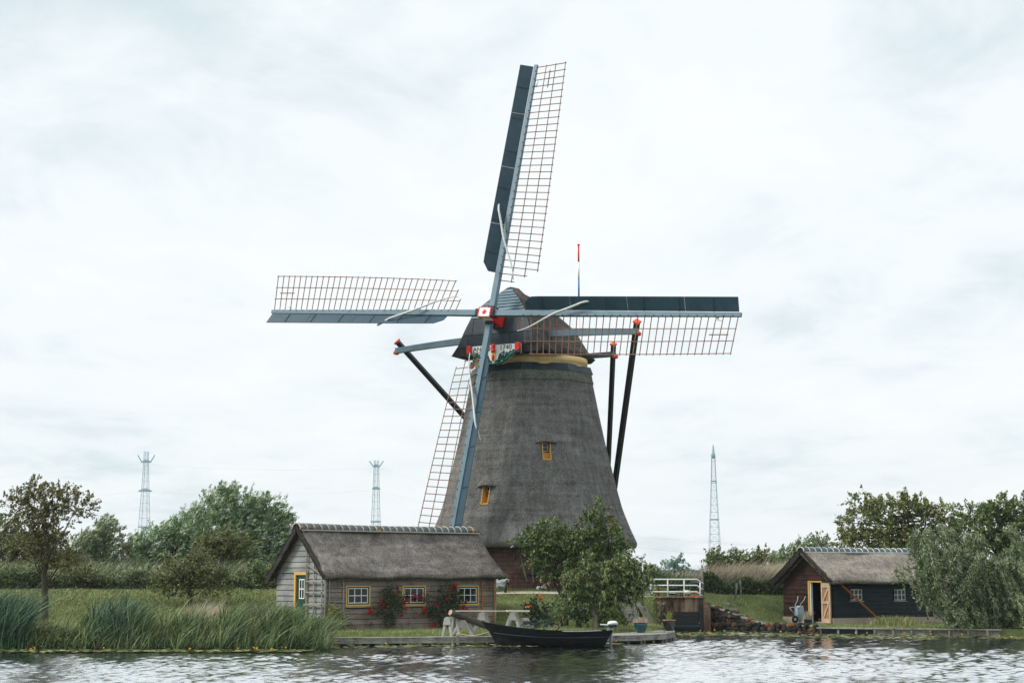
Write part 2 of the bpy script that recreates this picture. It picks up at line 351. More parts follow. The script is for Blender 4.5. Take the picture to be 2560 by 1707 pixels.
def smooth(t): t = max(0., min(1., t)); return t * t * (3 - 2 * t)
def ground(x, y):
    b = lerp_tab(x, BANK) + (.5 if -8.75 < x < 7.1 else 0)
    if y < b - .35: return -.7
    zy = lerp_tab(x, YARD)
    if y < b: return zy - (.7 + zy) * smooth((b - y) / .35)
    wz = .75 if -8.75 < x < 1.6 else (2.3 if x < 7.2 else 0)
    if -8.75 < x < 7.2 and y < b + wz + .5: zy = zy + (.20 - zy) * smooth((b + wz + .5 - y) / .5)
    f, c, zc = lerp_tab(x, FOOT), lerp_tab(x, CREST), lerp_tab(x, CRESTZ)
    f = max(f, b + .2)
    z = zy if y <= f else zy + (zc - zy) * smooth((y - f) / max(.5, c - f))
    # the mound the mill stands on
    d = math.hypot((x - 1.0) / 1.25, y - 90.5)
    z += (2.2 - zc) * smooth((8.5 - d) / 3.5) if y > c - 1 else 0
    if y > 100: z -= .5 * smooth((y - 100) / 20)
    return z
def m_ground():
    t = NT('grassy_ground'); n = t.noise(.8, 7, .65); n2 = t.noise(9, 5, .7)
    c = t.ramp(t.math('MULTIPLY_ADD', n2, .5, t.math('MULTIPLY', n, .6)), [(.36, lin(58, 68, 40)), (.52, lin(88, 100, 58)), (.68, lin(116, 122, 80))])
    t.bump(n2, .8, .1); return t.fin(c, .95, .1)
M['ground'] = m_ground()
xs = np.concatenate([np.arange(-46, -30, 1.0), np.arange(-30, 30, .22), np.arange(30, 46, 1.0)])
ys = np.concatenate([np.arange(60, 100, .25), np.arange(100, 131, 2.0)])
V = []
for y in ys:
    for x in xs:
        z = ground(x, y)
        V.append((x, y, z + (.05 * math.sin(x * 1.7 + y * .9) * math.sin(y * 1.3 - x * .6) if z > .2 else 0)))
nx = len(xs); F = [(j * nx + i, j * nx + i + 1, (j + 1) * nx + i + 1, (j + 1) * nx + i) for j in range(len(ys) - 1) for i in range(nx - 1)]
tag(np_mesh('ground', V, F, M['ground'], None, True), 'grassy canal bank, yard and dike around the mill', None, kind='structure')
mb = MB(); mb.grid([[(x, y, 1.0) for x in (-1500, -46, 46, 1500)] for y in (129.9, 400, 1500)])
mb.grid([[(x, y, .3) for x in (-1500, 0, 1500)] for y in (-12, -200, -1500)]); mb.grid([[(-46, 131, 1.0), (-46, 62, .6)], [(-400, 131, 1.0), (-400, 62, .6)]]); mb.grid([[(46, 131, 1.0), (46, 76, .6)], [(400, 131, 1.0), (400, 76, .6)]])
tag(mb.build('far_field', M['ground']), 'flat polder land reaching to the horizon', None, kind='structure')
def m_water():
    t = NT('canal_water'); c = t.noise(8, 3, .5, (.6, 1, 1), off=(9, 1, 0)); nb = t.bump(c, .5, .012)
    t.fin((.012, .024, .024, 1), .1, .5); gl = t.new('ShaderNodeBsdfGlossy'); gl.inputs['Roughness'].default_value = .09; gl.inputs['Color'].default_value = (.97, .99, 1, 1); t.L.new(nb, gl.inputs['Normal'])
    ms = t.new('ShaderNodeMixShader'); ms.inputs[0].default_value = .94; t.L.new(t.b.outputs[0], ms.inputs[1]); t.L.new(gl.outputs[0], ms.inputs[2]); t.L.new(ms.outputs[0], t.out.inputs[0]); return t.m
M['water'] = m_water()
WY = np.concatenate([np.arange(-60, 36, 12.0), np.arange(36, 42, .5), np.arange(42, 86.2, .085)])
def wave_rows():
    r = np.random.default_rng(5); U = np.linspace(-1, 1, 520); V = []
    k = []
    for i in range(60):
        lam = .23 * (2.8 ** r.random()); th = r.normal(R(66), R(38)); k.append((2 * np.pi / lam * np.cos(th), 2 * np.pi / lam * np.sin(th), r.random() * 6.28, 0.0050 * lam))
    for y in WY:
        x = U * (y * .34 + 6 if y > 30 else 200); z = np.zeros_like(x)
        if y >= 42:
            for kx, ky, ph, a in k: z += a * np.sin(kx * x + ky * y + ph)
            b = np.interp(x, [p[0] for p in BANK], [p[1] for p in BANK]); z *= np.clip((b - y) / 7.0, 0, 1) ** .6 * .72 + .28
            z *= .75 + .35 * np.sin(x * .23 + 1.3 * np.sin(y * .21)) * np.sin(y * .37 + .8)
        V.append(np.stack([x, np.full_like(x, y), z], 1))
    return np.concatenate(V)
WV = wave_rows(); nu = 520; WF = [(j * nu + i, j * nu + i + 1, (j + 1) * nu + i + 1, (j + 1) * nu + i) for j in range(len(WY) - 1) for i in range(nu - 1)]
tag(np_mesh('water', WV, WF, M['water'], None, True), 'rippled canal water reflecting the pale sky', None, kind='structure')
# pale garden path along the dike in front of the mill
M['path'] = m_paint('pale_path', lin(176, 170, 152), .95, .12, 3, .3)
mb = MB(); rows = []
for i in range(60):
    x = -6.5 + i * .232; rows.append([(x, 83.25, ground(x, 83.25) + .05), (x, 83.85, ground(x, 83.85) + .05)])
mb.grid(rows); tag(mb.build('path', M['path']), 'pale narrow path along the dike below the mill', None, kind='structure')
# ------------------------------------------------------------------ the windmill (local frame: x to the cap's right, -y to the front, z up)
PSI = R(30.2)
mill = thing('windmill', 'tall thatched windmill with four lattice sails, dated 1740, on a brick base', 'windmill', (1.02, 89.5, 2.2), -PSI)
V3 = Vector
def octa(r, z, rot=0.0):      # vertices of the eight-sided body, seen from the camera at -10, 35, 80 ... degrees
    out = []
    for k in range(8):
        a = R(-10 + 45 * k) + PSI + rot * 0
        out.append(V3((r * math.sin(a), -r * math.cos(a), z)))
    return out
# radius over the height of the thatched body (above the mill's ground)
PROF = [(2.02, 5.62), (2.25, 5.72), (2.5, 5.60), (3.1, 5.32), (4.1, 4.92), (5.2, 4.62), (6.4, 4.32), (7.6, 4.02), (8.8, 3.76), (10.0, 3.52), (10.9, 3.34), (11.25, 3.28)]
def rad_at(z):
    return lerp_tab(z, [(a, b) for a, b in PROF])
def octring(r, z, per=10, rnd=.10):   # octagon ring with slightly rounded corners
    P = octa(r, z); out = []
    for k in range(8):
        a, b, c = P[k - 1], P[k], P[(k + 1) % 8]
        p0 = b.lerp(a, rnd); p1 = b.lerp(c, rnd)
        for t in (0, .33, .67, 1): out.append((p0 * (1 - t) ** 2 + b * 2 * t * (1 - t) + p1 * t * t))
        for i in range(1, per): out.append(p1.lerp(c.lerp(b, rnd), i / per))
    return out
def smoothprof(n=46):
    zs = [PROF[0][0], 2.1, 2.2, 2.32]; k = n - 4
    zs += [2.32 + (11.25 - 2.32) * (i + 1) / k for i in range(k)]
    out = []
    for z in zs:
        w = .5; r = (rad_at(z - w * .5) + rad_at(z) * 2 + rad_at(z + w * .5)) / 4 if 2.7 < z < 11 else rad_at(z)
        out.append((z, r))
    return out
body = MB(); rings = [octring(4.75, 2.06)] + [octring(r, z) for z, r in smoothprof()] + [octring(3.0, 11.25)]
body.grid(rings, True); n0 = len(rings[0])
body.f.append(tuple(range(n0 - 1, -1, -1))); body.f.append(tuple(len(body.v) - n0 + i for i in range(n0)))
body_o = body.build('thatched_body', M['thatch'], mill, True)
# window niches cut into the thatch
def face_frame(ang, z):      # ang: face normal measured from the camera direction, +right
    a = R(ang) + PSI; nrm = V3((math.sin(a), -math.cos(a), 0)); tan = V3((math.cos(a), math.sin(a), 0))
    return nrm, tan, rad_at(z) * math.cos(R(22.5))
WINS = [(12.5, 6.46, .46, .94, -.09), (-32.5, 4.20, .46, .98, 0.0), (57.5, 2.62, .56, 1.06, 0.0)]
cut = MB()
for ang, zb, w, h, off in WINS:
    nrm, tan, r = face_frame(ang, zb + .05); r2 = face_frame(ang, zb + h)[2]
    inn = r2 - .34; cen = tan * off
    P = [cen + tan * (-w / 2) + nrm * inn, cen + tan * (w / 2) + nrm * inn, cen + tan * (w / 2) + nrm * (r + .6), cen + tan * (-w / 2) + nrm * (r + .6)]
    cut.hexa([p + V3((0, 0, zb)) for p in P] + [p + V3((0, 0, zb + h)) for p in P])
cut_o = cut.build('cutter', None, mill)
bm_ = body_o.modifiers.new('niche', 'BOOLEAN'); bm_.object = cut_o; bm_.operation = 'DIFFERENCE'; bm_.solver = 'EXACT'
bpy.context.view_layer.update(); dg = bpy.context.evaluated_depsgraph_get()
me2 = bpy.data.meshes.new_from_object(body_o.evaluated_get(dg)); body_o.modifiers.clear(); body_o.data = me2
if not me2.materials: me2.materials.append(M['thatch'])
bpy.data.objects.remove(cut_o)
for ang, zb, w, h, off in WINS:
    nrm, tan, r = face_frame(ang, zb); rt = face_frame(ang, zb + h)[2]; inn = rt - .30; c = tan * off
    def bx(u0, u1, d0, d1, z0, z1, mb):
        P = [c + tan * u0 + nrm * d0, c + tan * u1 + nrm * d0, c + tan * u1 + nrm * d1, c + tan * u0 + nrm * d1]
        mb.hexa([p + V3((0, 0, z0)) for p in P] + [p + V3((0, 0, z1)) for p in P])
    win = MB(); e = .012
    for s in (-1, 1):         # reveals that follow the slope of the thatch
        u = s * (w / 2 - .02)
        P = [c + tan * (u - .018) + nrm * inn, c + tan * (u + .018) + nrm * inn]
        poly = [(inn, zb), (r + .02, zb + .01), (rt + .03, zb + h - .01), (inn, zb + h - .01)]
        win.prism([c + tan * (u - .018) + nrm * d + V3((0, 0, z)) for d, z in poly], tan * .036)
    poly = [(inn, zb - .02), (r + .03, zb - .02), (r + .03, zb + .04), (inn + .1, zb + .12), (inn + .1, zb + h * .42), (inn, zb + h * .42)]
    win.prism([c + tan * (-w / 2 + .03) + nrm * d + V3((0, 0, z)) for d, z in poly], tan * (w - .06))
    wo = win.build('window_frame', M['ochre'], mill)
    sash = MB(); z0, z1 = zb + h * .44, zb + h - .04
    bx(-w / 2 + .05, w / 2 - .05, inn + .02, inn + .06, z0, z1, sash); sash.build('sash', M['darkgreen'], wo)
    mu = MB(); bx(-w / 2 + .085, w / 2 - .085, inn + .062, inn + .085, z0 + .04, z1 - .03, mu); mu.build('glazing_bar', M['white'], wo)
    zz = (z0 + z1) / 2
    for a_, b_ in ((z0 + .065, zz - .012), (zz + .012, z1 - .055)):
        pn = MB(); bx(-w / 2 + .11, w / 2 - .11, inn + .08, inn + .092, a_, b_, pn); pn.build('pane', M['glass'], wo)
    # thatch eyebrow over the niche
    eb = MB(); rows = []; W2 = w * 1.25
    for i in range(13):
        u = -W2 + 2 * W2 * i / 12; k = max(0., 1 - (u / W2) ** 2)
        z = zb + h - .03 - .07 * (u / W2) ** 2; rr = face_frame(ang, z)[2]
        q = c + tan * u; out = .03 + .20 * k; zt = z + .10 + .55 * k
        rows.append([q + nrm * (rr - .03) + V3((0, 0, z)), q + nrm * (rr + out) + V3((0, 0, z)), q + nrm * (rr + out * .95) + V3((0, 0, z + .05)),
                     q + nrm * (face_frame(ang, (z + zt) / 2)[2] + out * .5) + V3((0, 0, (z + zt) / 2)), q + nrm * (face_frame(ang, zt)[2] - .02) + V3((0, 0, zt))])
    eb.grid(rows); eb.build('thatch_eyebrow', M['thatch'], mill, True)
# repair patch of greener thatch below the front window
nrm, tan, r = face_frame(12.5, 5.8)
pt = MB(); P = []
for u, z in ((-.30, 5.62), (.24, 5.62), (.24, 6.30), (-.30, 6.30)):
    P.append(tan * (u + .03) + nrm * (face_frame(12.5, z)[2] + .012) + V3((0, 0, z)))
pt.prism(P, -nrm * .03); pt.build('repair_patch', M['thatch_collar'], mill)
# collar of finer thatch and dark skirting boards below the cap
cl = MB(); rows = [octring(rad_at(z) + .03 + (.02 if z < 10.75 else 0), z) for z in (10.70, 10.73, 10.9, 11.1, 11.27)]
cl.grid(rows, True); cl.build('thatch_collar', M['thatch_collar'], mill, True)
for k in range(8):
    a0, b0 = octa(3.36, 11.20)[k], octa(3.36, 11.20)[(k + 1) % 8]; a1, b1 = octa(3.22, 11.58)[k], octa(3.22, 11.58)[(k + 1) % 8]
    inn = lambda p: V3((p.x * .96, p.y * .96, p.z)); g = .004
    sk = MB(); sk.hexa([a0.lerp(b0, g), b0.lerp(a0, g), inn(b0.lerp(a0, g)), inn(a0.lerp(b0, g)), a1.lerp(b1, g), b1.lerp(a1, g), inn(b1.lerp(a1, g)), inn(a1.lerp(b1, g))])
    sk.build('skirting_board', M['darkblue'], mill)
rg = MB(); rg.lathe([(2.7, 11.5), (2.98, 11.50), (3.0, 11.52), (3.0, 11.70), (3.03, 11.71), (3.03, 12.02), (2.7, 12.02)], n=64); rg.build('curb_ring', M['ringwood'], mill, True)
# brick base
def m_brick(name, c1, c2, mortar, scale, lich=True):
    t = NT(name); b = t.new('ShaderNodeTexBrick'); b.inputs['Scale'].default_value = 1.0
    b.inputs['Brick Width'].default_value = .22; b.inputs['Row Height'].default_value = .065; b.inputs['Mortar Size'].default_value = .009
    b.inputs['Color1'].default_value = c1; b.inputs['Color2'].default_value = c2; b.inputs['Mortar'].default_value = mortar; b.inputs['Mortar Smooth'].default_value = .2; b.inputs['Bias'].default_value = -.1
    t.L.new(t.tc.outputs['UV'], b.inputs['Vector'])
    n = t.noise(1.1, 6, .65); col = t.mix(t.ramp(n, [(.42, (0, 0, 0, 1)), (.62, (1, 1, 1, 1))]), b.outputs[0], t.mix(1.0, b.outputs[0], (.55, .5, .5, 1), 'MULTIPLY'))
    if lich:
        m = t.ramp(t.noise(2.6, 7, .72, off=(2.2, 7, 1)), [(.56, (0, 0, 0, 1)), (.63, (1, 1, 1, 1))]); sx = t.new('ShaderNodeSeparateXYZ'); t.L.new(t.tc.outputs['UV'], sx.inputs[0])
        low = t.ramp(sx.outputs[1], [(.1, (1, 1, 1, 1)), (1.1, (0, 0, 0, 1))]); col = t.mix(t.math('MULTIPLY', m, t.math('MULTIPLY', low, .9)), col, lin(186, 104, 20))
    t.bump(b.outputs['Fac'], -.5, .012); return t.fin(col, .9, .15)
M['brick'] = m_brick('dark_red_brick', lin(92, 58, 52), lin(66, 44, 42), lin(142, 130, 120), 1)
M['brick_lock'] = m_brick('lock_brick', lin(128, 98, 84), lin(104, 80, 70), lin(150, 134, 120), 1, False)
def uv_planar(o, fn):
    me = o.data; uv = me.uv_layers.new(name='UVMap')
    for p in me.polygons:
        for li in p.loop_indices: uv.data[li].uv = fn(me.vertices[me.loops[li].vertex_index].co, p.normal)
bb = MB(); P0 = octa(4.95, -.6); P1 = octa(4.85, 2.3); bb.grid([P0, P1], True); bo = bb.build('brick_base', M['brick'], mill)
uv_planar(bo, lambda c, n: ((V3((-n.y, n.x, 0)).normalized().dot(c)), c.z))
for z, ang in ((.62, 12.5), (1.42, 12.5)):
    nrm, tan, _ = face_frame(ang, 2); st = MB(); q = nrm * (4.9 * math.cos(R(22.5)) + .02) + V3((0, 0, z)); st.bar(q - tan * 1.3, q + tan * 1.6, .06, .07); st.build('tie_bar', M['black'], mill)
# ------------------------------------------------------------------ cap
QP = [(0, 1), (.07, .985), (.2, .89), (.35, .80), (.49, .69), (.62, .555), (.74, .35), (.86, .14), (1, 0)]
def cap_sec(y, hw, zr, ze, grow=0.0):
    half = [V3((q * (hw + grow), y, ze - (grow * .5) + (zr - ze + grow * 1.5) * g)) for q, g in QP]
    left = [V3((-p.x, p.y, p.z)) for p in half[::-1]]
    return left[:-1] + half
def cap_loft(name, secs, mat, close0=True, close1=True):
    mb = MB(); rows = [cap_sec(*s) for s in secs]; mb.grid(rows); n = len(rows[0])
    # inner skin so that the thatch has thickness
    rows2 = [[V3((p.x * .93, p.y, p.z - .16 if abs(p.x) < 2.2 else p.z + .02)) for p in r] for r in rows]
    o = len(mb.v); mb.grid(rows2)
    m = len(rows)
    for i in range(m - 1):
        for e in (0, n - 1): mb.f.append((i * n + e, (i + 1) * n + e, o + (i + 1) * n + e, o + i * n + e))
    for i in ((0,) if close0 else ()) + ((m - 1,) if close1 else ()):
        for j in range(n - 1): mb.f.append((i * n + j, i * n + j + 1, o + i * n + j + 1, o + i * n + j))
    return mb.build(name, mat, mill, True)
def lean(z): return lerp_tab(z, [(12.1, -3.74), (13.1, -3.66), (14.0, -3.46), (14.6, -3.22), (15.2, -2.78), (15.7, -2.3)])     # front face leans back towards the ridge
cap = cap_loft('cap_thatch', [(-2.1, 2.62, 15.58, 12.12), (-1.2, 2.8, 15.55, 12.1), (0, 2.92, 15.42, 12.1), (1.0, 2.9, 15.2, 12.12), (2.0, 2.75, 14.85, 12.16), (2.9, 2.4, 14.3, 12.22), (3.7, 1.85, 13.6, 12.3), (4.25, 1.1, 12.95, 12.36), (4.5, .45, 12.6, 12.4)], M['thatch_cap'])
# front hood: overlaps the rear thatch and leans with the face
hood = MB(); rows = []
for k, gr in ((0, .10), (1, .12), (2, .13)):
    r = cap_sec(0, 2.66 + .05 * k, 15.62, 12.08, gr)
    rows.append([V3((p.x, lean(p.z) + .10 + k * (-(lean(p.z)) - 1.75) / 2, p.z)) for p in r])
n = len(rows[0]); hood.grid(rows); o = len(hood.v)
rows2 = [[V3((p.x * .90, p.y + (.02 if i == 0 else 0), p.z - .20 if abs(p.x) < 2 else p.z + .03)) for p in r] for i, r in enumerate(rows)]
hood.grid(rows2)
for i in range(2):
    for e in (0, n - 1): hood.f.append((i * n + e, (i + 1) * n + e, o + (i + 1) * n + e, o + i * n + e))
for i in (0, 2):
    for j in range(n - 1): hood.f.append((i * n + j, i * n + j + 1, o + i * n + j + 1, o + i * n + j))
hood.build('hood_thatch', M['thatch_cap'], mill, True)
# dark cap face: big tarred panels below, louvre slats above
def half_w(z):
    g = (z - 12.1) / 3.55
    for (q0, g0), (q1, g1) in zip(QP, QP[1:]):
        if g1 <= g <= g0: return 2.62 * (q0 + (q1 - q0) * (g0 - g) / (g0 - g1))
    return 0.05 if g > 1 else 2.62
bk = MB(); zs = [12.0 + i * (15.6 - 12.0) / 24 for i in range(25)]
poly = [V3((half_w(z) - .02, lean(z) + .12, z)) for z in zs] + [V3((-half_w(z) + .02, lean(z) + .12, z)) for z in zs[::-1]]
bk.prism(poly, (0, .10, 0)); face = bk.build('cap_face', M['black'], mill)
def panel(x0, x1, z0, z1, name, mat, th=.05, tilt=0.0, par=face):
    a0, a1 = max(x0, -half_w(z0)), min(x1, half_w(z0)); b0, b1 = max(x0, -half_w(z1)), min(x1, half_w(z1))
    if a1 - a0 < .05 and b1 - b0 < .05: return
    if b1 < b0: b0 = b1 = (b0 + b1) / 2
    y0 = lean(z0) + .11; y1 = lean(z1) + .11; mb = MB()
    mb.hexa([V3((a0, y0 - th - tilt, z0)), V3((a1, y0 - th - tilt, z0)), V3((a1, y0, z0)), V3((a0, y0, z0)), V3((b0, y1 - th, z1)), V3((b1, y1 - th, z1)), V3((b1, y1, z1)), V3((b0, y1, z1))])
    return mb.build(name, mat, par)
for i, (z0, z1, cuts) in enumerate(((12.42, 13.06, (-2.7, -1.75, -.55, .8, 1.9, 2.7)), (13.07, 13.95, (-2.7, -1.5, -.35, .42, 1.35, 2.7)))):
    for a, b in zip(cuts, cuts[1:]): panel(a + .012, b - .012, z0 + .01, z1 - .01, 'face_panel', M['capface'], .05 + .02 * ((i + int(a * 3)) % 2))
k = 0; z = 13.98
while z < 15.5:
    panel(-2.6, 2.6, z, min(z + .165, 15.58), 'louvre_slat', M['louvre'], .035, .055); z += .178
# ------------------------------------------------------------------ date board with carved foliage
BY = -3.90
bd = MB()
xs_ = [-1.62 + 3.24 * i / 36 for i in range(37)]
def low(x): a = abs(x) / 1.62; return 11.36 + .03 * abs(math.sin(a * 9)) + .58 * smooth((a - .22) / .66) - .05 * smooth((a - .85) / .15)
poly = [V3((x, BY, 12.42)) for x in xs_] + [V3((x, BY, low(x))) for x in xs_[::-1]]
bd.prism(poly, (0, .06, 0)); board = bd.build('date_board', M['white'], mill)
rp = MB(); pr = []          # green carved rim along the lower edge
for i in range(37):
    x = xs_[i]; pr.append(V3((x, BY - .05, low(x) + .06)))
rp.tube(pr, [.05 + .035 * abs(math.sin(i * .9)) for i in range(37)], 7); rp.build('carved_rim', M['green'], board, True)
lf = MB()
def spiral(cx_, cz, r0, turns, dirn, a0):
    pts = []
    for i in range(16):
        t = i / 15; a = a0 + dirn * turns * 2 * math.pi * t; r = r0 * (1 - .8 * t); pts.append(V3((cx_ + r * math.cos(a), BY - .03, cz + r * math.sin(a))))
    lf.tube(pts, [.042 * (1 - .5 * i / 15) for i in range(16)], 5)
for s in (-1, 1):
    for cx_, cz, r0 in ((.36, 11.62, .11), (.58, 11.72, .14), (.82, 11.84, .12), (1.02, 11.95, .10), (1.2, 12.02, .08), (.42, 11.86, .08), (.2, 11.5, .10), (.62, 11.98, .07)):
        spiral(s * cx_, cz, r0, 1.1, s, 1.2 if s > 0 else 1.9)
    for x0, z0, x1, z1 in ((.28, 11.5, .62, 11.8), (.6, 11.7, 1.05, 11.98), (.95, 11.9, 1.4, 12.02), (.3, 11.7, .5, 12.0), (.75, 11.82, .8, 12.04)):
        lf.tube([V3((s * x0, BY - .03, z0)), V3((s * (x0 + x1) / 2, BY - .045, (z0 + z1) / 2 + .03)), V3((s * x1, BY - .03, z1))], [.05, .04, .02], 5)
lf.build('carved_foliage', M['green'], board, True)
cr = MB()                    # crowned shield with a small red beast
cr.prism([V3((x, BY - .012, z)) for x, z in ((-.12, 11.98), (.12, 11.98), (.13, 11.72), (.08, 11.6), (0, 11.55), (-.08, 11.6), (-.13, 11.72))], (0, -.03, 0)); cr.build('shield', M['gold'], board)
cw = MB()
for x in (-.1, 0, .1): cw.tube([V3((x, BY - .03, 12.0)), V3((x * 1.5, BY - .03, 12.12)), V3((x * .6, BY - .03, 12.24))], .018, 5)
cw.tube([V3((-.13, BY - .03, 12.0)), V3((.13, BY - .03, 12.0))], .022, 5); cw.tube([V3((-.15, BY - .03, 12.12)), V3((.15, BY - .03, 12.12))], .016, 5); cw.build('crown_emblem', M['gold'], board, True)
be = MB()
be.tube([V3((-.05, BY - .055, 11.64)), V3((-.01, BY - .055, 11.76)), V3((.0, BY - .055, 11.86)), V3((-.05, BY - .055, 11.92))], [.03, .045, .04, .03], 6)
for x0, z0, x1, z1 in ((0, 11.84, .07, 11.88), (0, 11.80, .08, 11.78), (-.03, 11.68, .07, 11.66), (-.04, 11.66, -.06, 11.6), (-.05, 11.72, -.09, 11.86)): be.tube([V3((x0, BY - .055, z0)), V3((x1, BY - .055, z1))], [.02, .014], 5)
be.build('red_lion_emblem', M['red'], board, True)
for x, w_ in ((-1.47, .28), (0.0, .20), (1.47, .30)):
    rb = MB(); z0 = 12.05 if abs(x) > .1 else 12.06; zt = 12.46
    rb.prism([V3((x - w_ / 2, y, z)) for y, z in ((BY, z0), (BY - .10, z0), (BY - .14, z0 + .03), (BY - .10, z0 + .08), (BY - .12, z0 + .2), (BY - .09, z0 + .3), (BY - .13, zt), (BY, zt))], (w_, 0, 0)); rb.build('red_bracket', M['red'], board, True)
def lettering(txt, loc, size, parent):
    cu = bpy.data.curves.new('lettering', 'FONT'); cu.body = txt; cu.size = size; cu.extrude = .006; cu.align_x = 'CENTER'; cu.space_character = 1.02
    tmp = bpy.data.objects.new('lettering', cu); COL.objects.link(tmp); bpy.context.view_layer.update(); me = bpy.data.meshes.new_from_object(tmp.evaluated_get(bpy.context.evaluated_depsgraph_get())); bpy.data.objects.remove(tmp)
    o = bpy.data.objects.new('lettering', me); COL.objects.link(o); o.parent = parent; o.location = loc; o.rotation_euler = (math.pi / 2, 0, 0); me.materials.clear(); me.materials.append(M['black']); return o
lettering('ANNO', (-.72, BY - .012, 12.14), .34, board); lettering('1740', (.72, BY - .012, 12.14), .36, board)
# ------------------------------------------------------------------ rotor
DEL, PHI = R(10.7), R(-5.0)
HUB = V3((0, -4.86, 14.03)); NF = V3((0, -math.cos(DEL), math.sin(DEL))); E1 = V3((1, 0, 0)); E2 = V3((0, math.sin(DEL), math.cos(DEL)))
def sdir(a): return E1 * math.cos(a) + E2 * math.sin(a)
def rot(mb, o0, ux, uz, un, w, h, d0, d1, w2=None, h2=None):
    w2 = w if w2 is None else w2; h2 = h if h2 is None else h2
    q = lambda w, h, d: [o0 + ux * sx * w / 2 + uz * sz * h / 2 + un * d for sx, sz in ((-1, -1), (1, -1), (1, 1), (-1, 1))]
    return mb.hexa(q(w, h, d0) + q(w2, h2, d1))
UX, UZ = sdir(PHI), sdir(PHI + math.pi / 2)
pe = MB(); rot(pe, HUB, UX, UZ, NF, .74, .50, 0, -.48); rot(pe, HUB, UX, UZ, NF, .66, .46, -.48, -.56, .46, .60); rot(pe, HUB, UX, UZ, NF, .46, .62, -.56, -.98); poll = pe.build('poll_end', M['white'], mill)
fr = MB()
for s in (-1, 1):
    rot(fr, HUB + UX * s * .352, UX, UZ, NF, .05, .53, .012, -.50); rot(fr, HUB + UZ * s * .245, UX, UZ, NF, .66, .025, .012, -.06)
    rot(fr, HUB + UZ * s * .30, UX, UZ, NF, .50, .04, -.56, -1.0); rot(fr, HUB + UX * s * .22, UX, UZ, NF, .05, .60, -.55, -1.0)
fr.build('red_edging', M['red'], poll)
nk = MB(); rot(nk, HUB, UX, UZ, NF, .46, .58, -.98, -1.5, .72, .86); nk.build('red_neck', M['red'], poll)
st = MB(); P = []
for i in range(16):
    a = i * math.pi / 8; r = .155 if i % 2 == 0 else .06; P.append(HUB + NF * .006 + UX * r * math.cos(a) + UZ * r * math.sin(a))
st.prism(P, NF * .02); c0 = len(st.v); st.build('star_emblem', M['red'], poll)
sh = MB(); sh.tube([HUB + NF * -1.45, HUB + NF * -4.4], [.32, .30], 16); sh.build('windshaft', M['black'], mill, True)
for d, u, v, s1 in ((-.24, UX, UZ, .37), (-.77, UZ, UX, .31)):
    for s in (-1, 1):
        o0 = HUB + NF * d + u * s * (s1 + .09)
        for a in (-1, 0, 1):
            for b in (-1, 1): wg = MB(); rot(wg, o0 + v * a * .13 + NF * b * .20, u, v, NF, .20, .09, -.05, .05); wg.build('wedge', M['black'], poll)
RT = 14.2
def weather(r): return R(21 - 29 * min(1, max(0, (r - 2) / 12)) ** .8)
